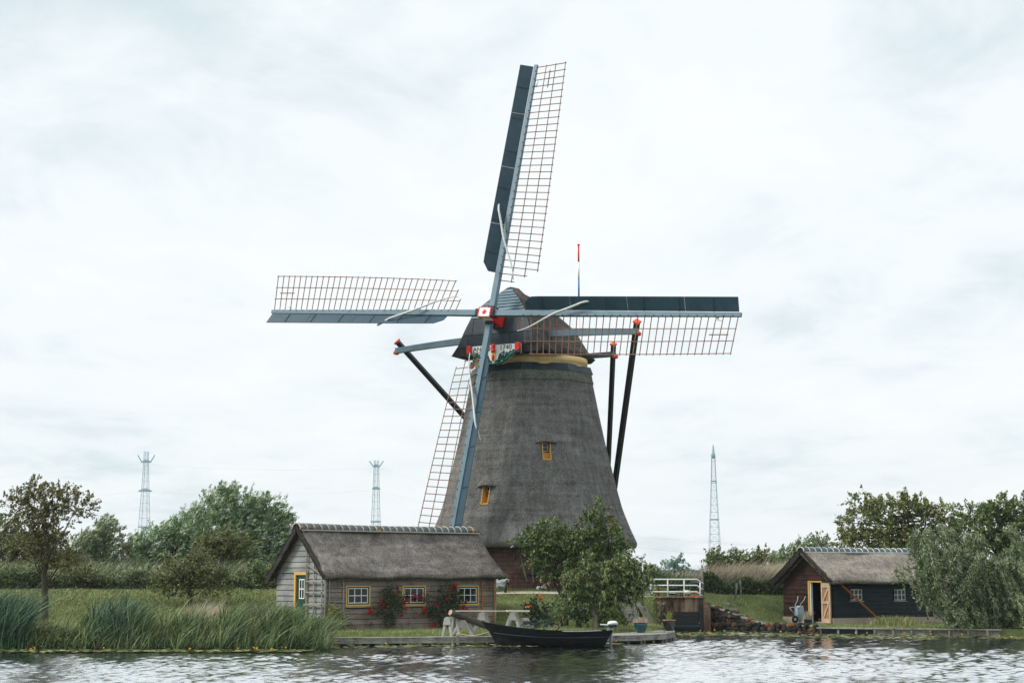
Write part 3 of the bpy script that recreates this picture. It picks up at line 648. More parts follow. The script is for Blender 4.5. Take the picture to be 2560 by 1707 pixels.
def make_sail(theta, d, hidden=False):
    S = sdir(theta); T = sdir(theta - math.pi / 2); O = HUB + NF * d; mb = MB()
    r0 = 0.0
    mb.bar(O + S * r0, O + S * RT, .31, .29, NF, .20, .15); sail = mb.build('sail', M['stock'], mill, bevel=.008)
    hw = lambda r: .155 - .055 * r / RT
    def pt(r, t, q=0.0):       # point on the lattice surface, t metres out on the trailing side
        w = weather(r); return O + S * r + T * (hw(r) - .02) + (T * math.cos(w) - NF * math.sin(w)) * t + NF * q
    WID = 1.93
    N_ = 33
    for i in range(N_):
        r = 14.05 - i * (14.05 - 1.95) / (N_ - 1); L_ = WID * (1 if i < N_ - 2 else (.70 if i == N_ - 2 else .38))
        b = MB(); b.bar(pt(r, 0), pt(r, L_ + .05), .038, .03, NF); b.build('lattice_bar', M['lath'], sail)
    for k, rin in ((1, 1.9), (2, 2.25), (3, 2.6)):
        b = MB(); n = 16; rows = []
        for i in range(n + 1):
            r = rin + (14.1 - rin) * i / n; c = pt(r, WID * k / 3, .03); w = weather(r); td = T * math.cos(w) - NF * math.sin(w)
            rows.append([c - td * .018 - NF * .014, c + td * .018 - NF * .014, c + td * .018 + NF * .014, c - td * .018 + NF * .014])
        b.grid(rows, True); b.build('lattice_batten', M['lath'], sail)
    b = MB(); b.bar(pt(12.75, WID * .5, .05), pt(13.75, WID * .5, .05), .045, .03, NF); b.build('lattice_batten', M['lath'], sail)
    # leading boards
    cutsr = [2.35, 5.0, 8.2, 11.3, 14.1]
    for a, c in zip(cutsr, cutsr[1:]):
        b = MB(); rows = []
        for i in range(7):
            r = a + .01 + (c - a - .02) * i / 6; w = R(33) + weather(r) * .4; base = O + S * r - T * (hw(r) + .035) + NF * (.05)
            ld = -T * math.cos(w) + NF * math.sin(w); nn = (NF * math.cos(w) + T * math.sin(w)); wd = .74 - .02 * r / RT
            if a < 3 and i == 0: wd *= .55
            if a < 3 and i == 1: wd *= .98
            p, q = base, base + ld * wd; rows.append([p - nn * .015, q - nn * .015, q + nn * .015, p + nn * .015])
        b.grid(rows, True); n = 4; b.f.append((0, 1, 2, 3)); e = len(b.v) - 4; b.f.append((e + 3, e + 2, e + 1, e)); b.build('wind_board', M['board'], sail)
    bolts = MB()
    for i in range(26):
        r = 2.3 + i * .46; rot(bolts, O + S * r + T * (hw(r) - .035), S, T, NF, .045, .045, .06, .17 - .07 * r / RT)
    bolts.build('bolt', M['black'], sail)
    for r in (3.4, 5.2, 7.0, 9.1, 11.0, 12.8):     # iron clasps of the boards
        w = R(33) + weather(r) * .4; base = O + S * r - T * (hw(r) + .02) + NF * .06; ld = -T * math.cos(w) + NF * math.sin(w); nn = NF * math.cos(w) + T * math.sin(w)
        b = MB(); b.bar(base + nn * .03, base + ld * .68 + nn * .03, .03, .02, nn); b.build('clasp', M['board'], sail)
    # furled cloth wound across the stock
    cl = MB(); pts = []; rr = []
    for i in range(21):
        t = i / 20; r = 2.0 + 4.7 * t; tt = .92 - 1.0 * t - .62 * smooth(t * 1.1) + .03 * math.sin(t * 11); lift = .25 + .10 * math.sin(t * math.pi)
        if t > .8: lift -= (t - .8) * 1.9
        w = weather(r); pts.append(O + S * r + T * tt + NF * (lift - math.sin(w) * max(0, tt) * .9 + math.sin(R(20)) * max(0, -tt - .15))); rr.append(.02 + .040 * math.sin(min(1, t * 1.15) * math.pi * .62))
    cl.tube(pts, rr, 7); cl.build('furled_sailcloth', M['cloth'], sail, True)
    tp = MB(); tp.tube([O + S * 13.0 + T * .12 + NF * -.1, O + S * 12.9 + T * .24 + NF * 0, O + S * 13.3 + T * .32 + NF * .04], [.05, .04, .012], 6); tp.build('sailcloth_end', M['cloth'], sail, True)
    return sail
for th, d in ((PHI, -.24), (PHI + math.pi, -.24), (PHI + math.pi / 2, -.70), (PHI - math.pi / 2, -.70)): make_sail(th, d)
# ------------------------------------------------------------------ tail: beams and braces behind the tower
LB = 7.35
b = MB(); rows = []
for i in range(13):
    x = -LB + 2 * LB * i / 12; z = 12.96 + .28 * (1 - (x / LB) ** 2) - .14; h = .19 - .05 * abs(x) / LB
    rows.append([V3((x, -2.16, z - h)), V3((x, -1.84, z - h)), V3((x, -1.84, z + h)), V3((x, -2.16, z + h))])
b.grid(rows, True); b.f.append((0, 1, 2, 3)); e = len(b.v) - 4; b.f.append((e + 3, e + 2, e + 1, e)); b.build('long_tail_beam', M['stock'], mill)
SB = 4.45
b = MB(); b.bar(V3((-SB, 1.15, 12.22)), V3((SB, 1.15, 12.22)), .28, .26); b.build('short_tail_beam', M['darkblue'], mill)
TAIL = V3((0, 8.0, 1.2))
b = MB(); b.bar(V3((0, 3.4, 12.2)), TAIL + V3((0, .6, -.8)), .4, .4, (0, 1, 0)); b.build('tail_pole', M['darkblue'], mill)
for s in (-1, 1):
    for bx_, by_, bz_, w_, nm in ((LB - .32, -1.62, 12.86, .23, 'long_brace'), (SB - .25, 1.42, 12.2, .2, 'short_brace')):
        p = V3((s * bx_, by_, bz_)); dd = (TAIL - p).normalized(); b = MB(); b.bar(p - dd * .62, TAIL + V3((s * .2, 0, 0)), w_, w_ * 1.1, (0, 1, 0)); br = b.build(nm, M['black'], mill)
        b = MB(); q = p - dd * .62; b.bar(q - dd * .10, q + dd * .004, w_ * 1.35, w_ * 1.35, (0, 1, 0)); b.build('brace_cap', M['orange_red'], br)
    for bx_, by_, bz_ in ((LB + .02, -2.0, 12.72), (SB + .03, 1.15, 12.10)):
        b = MB(); b.tube([V3((s * bx_, by_ - .13, bz_)), V3((s * bx_, by_ + .13, bz_))], .12, 10); b.build('beam_end_roll', M['orange_red'], mill, True)
# ------------------------------------------------------------------ thatched huts with plank walls (local: x along the long wall, y back along the gable)
def split_row(a, b, z0, z1, opens):
    segs = [(a, b)]
    for o0, o1, oz0, oz1 in opens:
        ov = min(z1, oz1) - max(z0, oz0)
        if ov < .35 * (z1 - z0): continue
        ns = []
        for s0, s1 in segs:
            if o1 <= s0 or o0 >= s1: ns.append((s0, s1)); continue
            if o0 - s0 > .04: ns.append((s0, o0))
            if s1 - o1 > .04: ns.append((o1, s1))
        segs = ns
    return segs
def plank_wall(hut, wall, L, z0, z1, pitch, mat, opens, rs):
    z = z0; i = 0
    while z < z1 - .05:
        t = min(z + pitch, z1)
        for a, b in split_row(0, L, z, t, opens):
            cuts = [a]
            if b - a > 3.5: cuts.append(a + (b - a) * rs.uniform(.35, .65))
            cuts.append(b)
            for c, d in zip(cuts, cuts[1:]):
                mb = MB(); j = rs.uniform(-.006, .006); k = rs.uniform(-.006, .006)
                mb.hexa([(c + .002, -.055 + j, z + k), (d - .002, -.055 + j, z + k), (d - .002, -.018 + j, z + k), (c + .002, -.018 + j, z + k), (c + .002, -.022 + j, t - .02), (d - .002, -.022 + j, t - .02), (d - .002, -.004 + j, t - .02), (c + .002, -.004 + j, t - .02)])
                mb.build('plank', mat, wall)
        z += pitch; i += 1
def plank_gable(wall, W, z0, zw, zr, pitch, mat, opens, rs, over=.12):
    s = (zr - zw) / (W / 2)
    lo = lambda z: -over if z < zw + over * s else min(W / 2, (z - zw) / s)
    hi = lambda z: W - lo(z) if z >= zw + over * s else W + over
    def clip(z):
        if z <= zw: return (0.0 if z < zw - .25 else -.0), W
        y = (z - zw) / s; return min(y, W / 2 - .02), max(W - y, W / 2 + .02)
    z = z0
    while z < zr - .12:
        t = min(z + pitch, zr - .02); a0, b0 = clip(z); a1, b1 = clip(t)
        for a, b in split_row(a0, b0, z, t, opens):
            c, d = max(a, a1) if a == a0 else a, min(b, b1) if b == b0 else b
            j = rs.uniform(-.007, .007); k = rs.uniform(-.008, .008); k2 = rs.uniform(-.008, .008)
            mb = MB(); X = lambda x: x + j
            mb.hexa([(X(-.055), a, z + k), (X(-.018), a, z + k), (X(-.018), b, z + k2), (X(-.055), b, z + k2), (X(-.022), c, t - .02), (X(-.004), c, t - .02), (X(-.004), d, t - .02), (X(-.022), d, t - .02)])
            mb.build('plank', mat, wall)
        z += pitch
def thatch_roof(hut, x0, x1, W, oe, ze, zr, th, mat, rs, edge=None):
    """thick thatch over both slopes, rounded at the eaves, lofted along x"""
    n = 26; rows = []
    def sec(x, i):
        wob = lambda k: .035 * math.sin(x * 1.3 + k) + .025 * math.sin(x * 2.9 + k * 2.1)
        out = []; yc = W / 2
        end = min(abs(x - x0), abs(x - x1)); rd = .10 * max(0, 1 - end / .22) ** 2       # rounded verge
        top = [(yc, zr - rd)]
        for k in range(1, 8):
            t = k / 8; y = yc + (W / 2 + oe - .16) * t; z = zr - rd + (ze + th * .95 - zr) * t; sag = -.07 * math.sin(t * math.pi)
            top.append((y, z + sag + wob(k)))
        ev = [(W + oe - .03, ze + th * .62 + wob(1)), (W + oe, ze + th * .32), (W + oe - .05, ze + .04 + wob(3) * .4), (W + oe - .14, ze + .0)]
        inn = [(W + .02, ze + .16), (W * .75, ze + .16 + (zr - th - ze - .16) * .5), (yc, zr - th - rd * 0)]
        half = top + ev + inn
        for y, z in half: out.append(V3((x, y, z)))
        for y, z in half[::-1][1:-1]: out.append(V3((x, 2 * yc - y, z + .02 * math.sin(x * 1.7))))
        return out
    xs2 = [x0, x0 + .05, x0 + .12, x0 + .25] + [x0 + .25 + (x1 - x0 - .5) * i / n for i in range(1, n)] + [x1 - .25, x1 - .12, x1 - .05, x1]
    rows = [sec(x, i) for i, x in enumerate(xs2)]
    mb = MB(); mb.grid(rows, True); m = len(rows[0]); mb.f.append(tuple(range(m - 1, -1, -1))); e = len(mb.v) - m; mb.f.append(tuple(e + i for i in range(m)))
    ro = mb.build('roof', mat, hut, True)
    for s_ in (1, -1):        # reed butts at the verge; soffit shade painted dark, deeper on the far slope
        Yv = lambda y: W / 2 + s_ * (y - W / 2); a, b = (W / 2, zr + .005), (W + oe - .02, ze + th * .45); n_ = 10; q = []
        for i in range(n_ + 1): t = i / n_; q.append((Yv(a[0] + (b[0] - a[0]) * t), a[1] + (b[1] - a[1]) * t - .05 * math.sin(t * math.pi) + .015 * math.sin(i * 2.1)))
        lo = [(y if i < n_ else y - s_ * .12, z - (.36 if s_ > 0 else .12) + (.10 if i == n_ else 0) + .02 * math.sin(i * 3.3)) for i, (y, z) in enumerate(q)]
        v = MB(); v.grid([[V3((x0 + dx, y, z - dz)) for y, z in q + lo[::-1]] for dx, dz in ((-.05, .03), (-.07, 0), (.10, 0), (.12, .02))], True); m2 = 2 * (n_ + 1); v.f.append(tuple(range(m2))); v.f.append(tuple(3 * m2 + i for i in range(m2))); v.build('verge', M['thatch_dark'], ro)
    return ro
def half_tube(r0, r1, L, n=9, th=.025, drop=.55):
    mb = MB(); A = []
    for k, (r, x) in enumerate(((r0, 0), (r1, L))):
        row = []
        for i in range(n + 1):
            a = math.pi * i / n; row.append(V3((x, -math.cos(a) * r, math.sin(a) * r * drop / .55 * .85)))
        for i in range(n, -1, -1):
            a = math.pi * i / n; row.append(V3((x, -math.cos(a) * (r - th), math.sin(a) * (r - th) * .85)))
        A.append(row)
    mb.grid(A, True); m = len(A[0])
    for i in range(n): mb.f.append((i, i + 1, m - 2 - i, m - 1 - i)); mb.f.append((m + i, m + m - 1 - i, m + m - 2 - i, m + i + 1))
    return mb
def ridge(roof, x0, x1, yc, z, r, n, mat_m, lich, rs):
    L = (x1 - x0) / n; me = half_tube(r, r * .93, L * .985).mesh('ridge_tile', True); me.materials.append(M['tile'])
    ms = half_tube(r * 1.05, r * 1.03, .035, th=.06).mesh('mortar_joint', True); ms.materials.append(mat_m)
    for i in range(n):
        sg = -.05 * math.sin(math.pi * (i + .5) / n) + rs.uniform(-.006, .006)
        o = bpy.data.objects.new('ridge_tile', me); COL.objects.link(o); o.parent = roof; o.location = (x0 + i * L, yc, z + sg); o.rotation_euler = (rs.uniform(-.03, .03), rs.uniform(-.012, .012), rs.uniform(-.02, .02))
        q = bpy.data.objects.new('mortar_joint', ms); COL.objects.link(q); q.parent = roof; q.location = (x0 + i * L - .012, yc, z + sg - .004)
        if i in lich:
            mb = MB(); 
            for _ in range(5):
                a = rs.uniform(.15, .5); x = rs.uniform(.02, L - .05); p = V3((x0 + i * L + x, yc - math.cos(a) * (r + .004), z + sg + math.sin(a) * r * .85)); mb.lathe([(.0, -.01), (rs.uniform(.03, .07), -.006), (rs.uniform(.02, .04), .012), (0, .018)], p, 7)
            mb.build('lichen_patch', M['lichen'], roof, True)
    for s in (-1, 1):
        mb = MB(); mb.bar(V3((x0 + .05, yc + s * (r + .015), z - .02)), V3((x1 - .05, yc + s * (r + .015), z - .02)), .07, .055); mb.build('mortar_fillet', mat_m, roof)
def window(hut, x0, x1, z0, z1, cols, rows_, frame_m, sash_m, bar_m, y=-.05, trim=.07, deep=.06):
    f = MB(); t = trim
    for a, b, c, d in ((x0, x1, z0, z0 + t), (x0, x1, z1 - t * .6, z1), (x0, x0 + t * .8, z0 + t, z1 - t * .6), (x1 - t * .8, x1, z0 + t, z1 - t * .6)):
        f.hexa([(a, y - .03, c), (b, y - .03, c), (b, y + deep, c), (a, y + deep, c), (a, y - .03, d), (b, y - .03, d), (b, y + deep, d), (a, y + deep, d)])
    w = f.build('window', frame_m, hut)
    a0, a1, c0, c1 = x0 + t * .8, x1 - t * .8, z0 + t, z1 - t * .6
    s = MB()
    def fr(mb, a0, a1, c0, c1, t, ya, yb):
        for a, b, c, d in ((a0, a1, c0, c0 + t), (a0, a1, c1 - t, c1), (a0, a0 + t, c0 + t, c1 - t), (a1 - t, a1, c0 + t, c1 - t)):
            mb.hexa([(a, ya, c), (b, ya, c), (b, yb, c), (a, yb, c), (a, ya, d), (b, ya, d), (b, yb, d), (a, yb, d)])
    ts = .06 if sash_m is not None else 0
    if sash_m is not None: fr(s, a0, a1, c0, c1, ts, y - .015, y + deep); s.build('sash', sash_m, w)
    a0 += ts; a1 -= ts; c0 += ts; c1 -= ts
    b = MB(); fr(b, a0, a1, c0, c1, .028, y - .008, y + .03); b.build('glazing_frame', bar_m, w)
    for i in range(1, cols):
        q = MB(); xx = a0 + (a1 - a0) * i / cols; q.box((xx, y + .008, (c0 + c1) / 2), (.026, .032, c1 - c0 - .056)); q.build('glazing_bar', bar_m, w)
    for i in range(1, rows_):
        q = MB(); zz = c0 + (c1 - c0) * i / rows_; q.box(((a0 + a1) / 2, y + .011, zz), (a1 - a0 - .056, .032, .026)); q.build('glazing_bar', bar_m, w)
    for i in range(cols):
        for j in range(rows_):
            xa = a0 + (a1 - a0) * i / cols + .012; xb = a0 + (a1 - a0) * (i + 1) / cols - .012; za = c0 + (c1 - c0) * j / rows_ + .012; zb = c0 + (c1 - c0) * (j + 1) / rows_ - .012
            q = MB(); q.box(((xa + xb) / 2, y + .022, (za + zb) / 2), (xb - xa, .008, zb - za)); q.build('pane', M['glass'], w)
    sl = MB(); sl.hexa([(x0 - .05, y - .06, z0 - .05), (x1 + .05, y - .06, z0 - .05), (x1 + .05, y + .04, z0 - .05), (x0 - .05, y + .04, z0 - .05), (x0 - .05, y - .06, z0 - .022), (x1 + .05, y - .06, z0 - .022), (x1 + .05, y + .04, z0 - .004), (x0 - .05, y + .04, z0 - .004)]); sl.build('sill', M['oldwood'], w)
    return w
def hut_shell(hut, W, L, zw, zr, door, mat_in):
    """solid walls behind the planks; the gable has a doorway"""
    t = .10
    f = MB(); f.hexa([(0, 0, -.3), (L, 0, -.3), (L, t, -.3), (0, t, -.3), (0, 0, zw), (L, 0, zw), (L, t, zw), (0, t, zw)]); front = f.build('front_wall', mat_in, hut)
    g = MB()
    if door:
        d0, d1, dz = door
        for poly in ([(t, -.3), (d0, -.3), (d0, dz), (t, dz)], [(d1, -.3), (W, -.3), (W, dz), (d1, dz)], [(t, dz), (W, dz), (W, zw), (W / 2, zr), (t, zw)]):
            g.prism([V3((0, y, z)) for y, z in poly], (t, 0, 0))
    else: g.prism([V3((0, y, z)) for y, z in ((t, -.3), (W, -.3), (W, zw), (W / 2, zr), (t, zw))], (t, 0, 0))
    gable = g.build('gable_wall', mat_in, hut)
    r = MB(); r.hexa([(t, W - t, -.3), (L, W - t, -.3), (L, W, -.3), (t, W, -.3), (t, W - t, zw), (L, W - t, zw), (L, W, zw), (t, W, zw)]); r.build('rear_wall', mat_in, hut)
    r = MB(); r.prism([V3((L - t, y, z)) for y, z in ((t, -.3), (W - t, -.3), (W - t, zw), (W / 2, zr), (t, zw))], (t, 0, 0)); r.build('far_gable_wall', mat_in, hut)
    return front, gable
rs = random.Random(3)
# ---- grey cottage
CW, CL = 3.82, 9.25
cot = thing('cottage', 'grey weatherboarded cottage with thatched roof and three small windows beside the mill', 'cottage', (-7.90, 72.0, .5), R(40))
front, gable = hut_shell(cot, CW, CL, 2.35, 4.2, None, M['black'])
cwin = [(1.0, 2.26, 1.03, 1.90), (3.98, 5.26, 1.02, 1.89), (7.0, 8.28, 1.0, 1.88)]
plank_wall(cot, front, CL, .02, 2.4, .232, M['siding_front'], cwin, rs)
plank_gable(gable, CW, .02, 2.35, 4.25, .242, M['siding_y'], [(1.30, 2.36, 0, 2.47)], rs)
for a, b, c, d in cwin: window(cot, a, b, c, d, 3, 2, M['ochre'], M['darkgreen'], M['white'])
mb = MB(); mb.box((-.03, -.03, 1.15), (.07, .07, 2.3)); mb.build('corner_post', M['siding'], cot)
mb = MB(); mb.box((CL + .02, -.03, 1.15), (.09, .07, 2.3)); mb.build('corner_post', M['siding'], cot)
# door in the gable
dr = MB(); dr.box((.01, 1.85, 1.2), (.05, .86, 2.36)); door = dr.build('door', M['darkgreen'], cot)
for c, d in (((-.03, 2.30, 1.22), (.10, .12, 2.5)), ((-.03, 1.36, 1.22), (.10, .12, 2.5)), ((-.032, 1.83, 2.42), (.10, .82, .12))):
    q = MB(); q.box(c, d); q.build('door_frame', M['ochre'], cot)
q = MB()
for y in (1.60, 1.79, 1.98): q.box((-.028, y, 1.76), (.03, .035, .84))
for z in (1.36, 1.76, 2.16): q.box((-.031, 1.79, z), (.03, .41, .04))
q.build('glazing_bar', M['white'], door)
for y in (1.695, 1.885):
    for z in (1.56, 1.96): q = MB(); q.box((-.02, y, z), (.012, .15, .36)); q.build('pane', M['glass'], door)
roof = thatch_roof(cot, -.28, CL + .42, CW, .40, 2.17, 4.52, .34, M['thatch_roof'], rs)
ridge(roof, -.30, CL + .40, CW / 2, 4.30, .36, 27, M['mortar'], (0, 1, 11, 25, 26), rs)
mb = MB(); mb.box((-.06, -.10, 2.33), (.06, .24, .22)); mb.build('eave_board', M['siding'], cot)
# rose trellis on the gable and the front, ladder on the front wall
tr = thing('trellis', 'grey wooden trellis with slanting braces on the cottage gable beside the door', 'trellis', (-7.90, 72.0, .5), R(40))
for a, b in (((1.30, .2), (1.30, 3.6)), ((.72, .2), (.72, 3.0)), ((1.30, 3.62), (.08, 2.58)), ((1.30, 2.86), (.08, 2.36)), ((1.42, 2.09), (.06, 2.09)), ((1.42, 1.62), (.06, 1.62)), ((.10, .1), (.10, 2.6)), ((1.42, 1.1), (.06, 1.1))):
    q = MB(); ver = abs(a[0] - b[0]) < .01; x = -.13 if ver else -.17; q.bar((x, a[0], a[1]), (x, b[0], b[1]), .055, .035, (1, 0, 0)); q.build('lath', M['siding'], tr)
tr = thing('trellis', 'dark grey trellis frame on the front wall between cottage corner and first window', 'trellis', (-7.90, 72.0, .5), R(40))
for a, b in (((.13, .35), (.13, 2.14)), ((.84, .55), (.84, 2.14)), ((.05, 1.84), (.92, 1.84)), ((.05, 1.24), (.92, 1.24)), ((.05, .62), (.92, .62))):
    q = MB(); ver = abs(a[0] - b[0]) < .01; y = -.085 if ver else -.115; q.bar((a[0], y, a[1]), (b[0], y, b[1]), .05, .035, (0, 1, 0)); q.build('lath', M['siding'], tr)
tr = thing('ladder', 'brown wooden ladder hanging on the right end of the cottage front', 'ladder', (-7.90, 72.0, .5), R(40))
for x in (8.46, 9.16): q = MB(); q.bar((x, -.10, .25), (x, -.10, 2.1), .05, .05, (0, 1, 0)); q.build('rail', M['ladderwood'], tr)
for z in (.42, 1.18, 1.84): q = MB(); q.bar((8.40, -.135, z), (9.22, -.135, z), .035, .03, (0, 1, 0)); q.build('rung', M['ladderwood'], tr)
# ---- dark shed on the far right
SW, SL = 4.03, 8.2
shed = thing('shed', 'dark thatched shed with red-brown gable and open door on the far bank', 'shed', (15.884, 84.0, .44), R(27.7))
front, gable = hut_shell(shed, SW, SL, 2.05, 3.5, (.88, 1.78, 2.02), M['black'])
swin = [(1.0, 1.78, 1.14, 1.72), (3.78, 4.56, 1.12, 1.70)]
plank_wall(shed, front, SL, .30, 2.1, .21, M['shed_wall'], swin, rs)
plank_gable(gable, SW, .28, 2.05, 3.55, .235, M['shed_gable'], [(.80, 1.94, 0, 2.08)], rs)
for a, b, c, d in swin: window(shed, a, b, c, d, 3, 2, M['shed_wall'], None, M['white'], trim=.03)
q = MB(); q.box((SL / 2, -.03, .13), (SL + .1, .10, .34)); q.build('plinth', M['plinth'], shed)
for y0, y1 in ((-.06, .88), (1.94, SW + .03)): q = MB(); q.box((-.035, (y0 + y1) / 2, .13), (.10, y1 - y0, .34)); q.build('plinth', M['plinth'], shed)
for c, d, m_ in (((-.03, 1.86, 1.04), (.10, .12, 2.16), 'ochre'), ((-.032, 1.36, 2.08), (.10, 1.10, .07), 'ochre'), ((.02, 1.76, 1.03), (.12, .07, 2.0), 'white'), ((-.02, .86, 1.04), (.08, .05, 2.0), 'darkgreen')):
    q = MB(); q.box(c, d); q.build('door_frame', M[m_], shed)
leaf = bpy.data.objects.new('door', None); COL.objects.link(leaf); leaf.parent = shed; leaf.location = (-.06, .86, 0); leaf.rotation_euler = (0, 0, R(-8))
# the open leaf, seen from its inside: planks, ledges and two braces
for k, y in enumerate((-.06, -.205, -.35, -.495, -.64, -.785)): q = MB(); q.box((.03, y, 1.04), (.024, .142, 1.98)); q.build('door_board', M['doorbrace'] if k in (1, 2, 3, 4) else M['doorwood'], leaf)
for c, d in (((-.004, -.42, 1.90), (.035, .84, .22)), ((-.004, -.42, 1.06), (.035, .84, .13)), ((-.004, -.42, .16), (.035, .84, .22)), ((-.006, -.07, 1.04), (.035, .13, 1.98)), ((-.006, -.79, 1.04), (.035, .13, 1.98))):
    q = MB(); q.box(c, d); q.build('ledge', M['doorwood'], leaf)
for z0, z1 in ((.30, .98), (1.15, 1.76)): q = MB(); q.bar((-.006, -.18, z0), (-.006, -.68, z1), .10, .03, (1, 0, 0)); q.build('brace', M['doorwood'], leaf)
q = MB(); q.box((-.03, -.80, 1.02), (.03, .05, .14)); q.build('door_lock', M['steel'], leaf)
q = MB(); q.box((1.5, 2, .05), (2.6, 3.4, .06)); q.build('floor', M['oldwood'], shed)
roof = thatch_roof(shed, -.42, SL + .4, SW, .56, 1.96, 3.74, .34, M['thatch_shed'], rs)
M['mortar_pale'] = m_paint('pale_mortar', lin(204, 212, 210), .9, .1, 8, .4)
ridge(roof, -.42, SL + .38, SW / 2, 3.57, .31, 24, M['mortar_pale'], (), rs)
pr = thing('prop_pole', 'brown wooden pole leaning against the dark front of the shed', 'pole', (15.884, 84.0, .44), R(27.7))
q = MB(); q.tube([(.27, -.16, 2.02), (1.3, -.42, 1.1), (2.62, -.62, -.02)], [.05, .055, .07], 8); q.build('shaft', M['brownwood'], pr, True)
# junk on the shed floor by the door
for nm, lab, cx_, cy_, d, m_ in (('crate', 'dark blue crate on the shed floor inside the open door', .7, 1.45, (.4, .4, .22), 'blue'), ('bag', 'dark red bundle just inside the open shed door', .45, 1.62, (.22, .2, .16), 'rust')):
    th_ = thing(nm, lab, nm, (15.884, 84.0, .44), R(27.7)); q = MB(); q.box((cx_, cy_, .08 + d[2] / 2), d); q.build('body', M[m_], th_, bevel=.03); q = MB(); q.box((cx_, cy_, .08 + d[2] + .01), (d[0] * 1.05, d[1] * 1.05, .025)); q.build('lid', M[m_], th_)
# ------------------------------------------------------------------ landing stage in front of the cottage
rs = random.Random(21)
def G(x, y): return ground(x, y)
FRONT = [(-8.6, 68.2), (-6.0, 68.75), (-3.4, 69.28), (-.85, 69.8), (2.0, 70.6), (4.1, 71.3), (5.5, 72.0), (6.55, 73.3), (7.2, 75.6), (7.35, 77.8)]
DZ = .36
stage = thing('landing_stage', 'long weathered wooden landing stage along the canal bank below the cottage', 'jetty')
def off_line(pts, d):
    out = []
    for i, p in enumerate(pts):
        a = Vector(pts[max(i - 1, 0)]); b = Vector(pts[min(i + 1, len(pts) - 1)]); t = (b - a).normalized(); n = Vector((-t.y, t.x)); out.append(Vector(p) + n * d)
    return out
for k in range(len(FRONT) - 1):
    a, b = Vector(FRONT[k]), Vector(FRONT[k + 1]); t = (b - a).normalized()
    for z0, z1, pr_ in ((.12, .225, 0), (.23, .325, .012)):
        mb = MB(); n = Vector((-t.y, t.x)); p = a - n * (.02 + pr_); q = b - n * (.02 + pr_); zj = rs.uniform(-.008, .008)
        mb.hexa([(p.x, p.y, z0 + zj), (q.x, q.y, z0 + zj), (q.x + n.x * .06, q.y + n.y * .06, z0 + zj), (p.x + n.x * .06, p.y + n.y * .06, z0 + zj), (p.x, p.y, z1 + zj), (q.x, q.y, z1 + zj), (q.x + n.x * .06, q.y + n.y * .06, z1 + zj), (p.x + n.x * .06, p.y + n.y * .06, z1 + zj)])
        mb.build('facing_board', M['oldwood'], stage)
nrow = [(.0, .24), (.25, .49), (.50, .74), (.75, .99), (1.0, 1.24), (1.25, 1.5), (1.51, 1.76), (1.77, 2.0)]
for j, (d0, d1) in enumerate(nrow):
    la, lb = off_line(FRONT, d0 - .05), off_line(FRONT, d1 - .05)
    for k in range(len(FRONT) - 1):
        if j > 2 and FRONT[k][0] < 1.5: continue
        zj = DZ + rs.uniform(-.008, .006); mb = MB(); c = [la[k].lerp(la[k + 1], .003), la[k + 1].lerp(la[k], .003), lb[k + 1].lerp(lb[k], .003), lb[k].lerp(lb[k + 1], .003)]
        mb.hexa([(p.x, p.y, zj - .035) for p in c] + [(p.x, p.y, zj) for p in c]); mb.build('deck_plank', M['oldwood'], stage)
s_len = 0; pos = []
for k in range(len(FRONT) - 1):
    a, b = Vector(FRONT[k]), Vector(FRONT[k + 1]); L_ = (b - a).length; d = .3 if k == 0 else .2
    while d < L_: pos.append(a + (b - a) * (d / L_)); d += .66
pm = MB(); pm.tube([(0, 0, -.7), (0, 0, .05), (.005, 0, .2)], [.06, .06, .058], 8); pme = pm.mesh('post', True); pme.materials.append(M['oldwood_z'])
for p in pos:
    o = bpy.data.objects.new('post', pme); COL.objects.link(o); o.parent = stage; o.location = (p.x + rs.uniform(-.04, .04), p.y + .10, rs.uniform(-.03, .02)); o.rotation_euler = (rs.uniform(-.05, .05), rs.uniform(-.05, .05), rs.uniform(0, 6)); s_ = rs.uniform(.7, 1.15); o.scale = (s_, s_, 1)
for px_, top, w_ in ((829, .46, .13), (1145, .52, .12)):
    y = 68.2 if px_ < 900 else 69.35; p = at(px_, 1600, y); mb = MB(); mb.box((p.x, p.y - .1, (top - .7) / 2), (w_, w_, top + .7)); mb.build('mooring_post', M['oldwood_z'], stage, bevel=.01)
# ------------------------------------------------------------------ rowing boat with outboard
bx0, bx1, BYC = at(1205, 1554, 68.8).x, at(1529, 1574, 68.8).x, 68.75
boat = thing('boat', 'black open wooden boat moored at the landing stage, white outboard at its stern', 'boat', (bx0, BYC, 0), R(1.5))
BL = bx1 - bx0
def bsec(t):
    x = BL * t; gz = .53 + .46 * (1 - t) ** 2.6 + .12 * t ** 3; hb = .78 * min(1, (t / .42)) ** .62 if t < .42 else .78 - .22 * ((t - .42) / .58) ** 2
    hb = max(hb, .015); rake = .85 * (1 - t) ** 4 - .42 * max(0, (t - .72) / .28) ** 2
    kz = -.18 + .30 * (1 - t) ** 5 + .06 * t ** 4
    pr = [(gz, 1.0, 0), (gz - .05, 1.02, .02), ((gz + .10) * .52 + .02, .93, .35), ((gz + .1) * .5 - .01, .905, .38), (.05, .74, .7), (kz + .06, .42, .93), (kz, 0, 1)]
    out = [Vector((x + rake * k, -hb * w, z)) for z, w, k in pr]
    out += [Vector((p.x, -p.y, p.z)) for p in out[-2::-1]]
    return out
rows = [bsec(i / 24) for i in range(25)]
hull = MB(); hull.grid(rows); m_ = len(rows[0]); e = 24 * m_; hull.f.append(tuple(e + i for i in range(m_))); hull_o = hull.build('hull', M['boat'], boat, True)
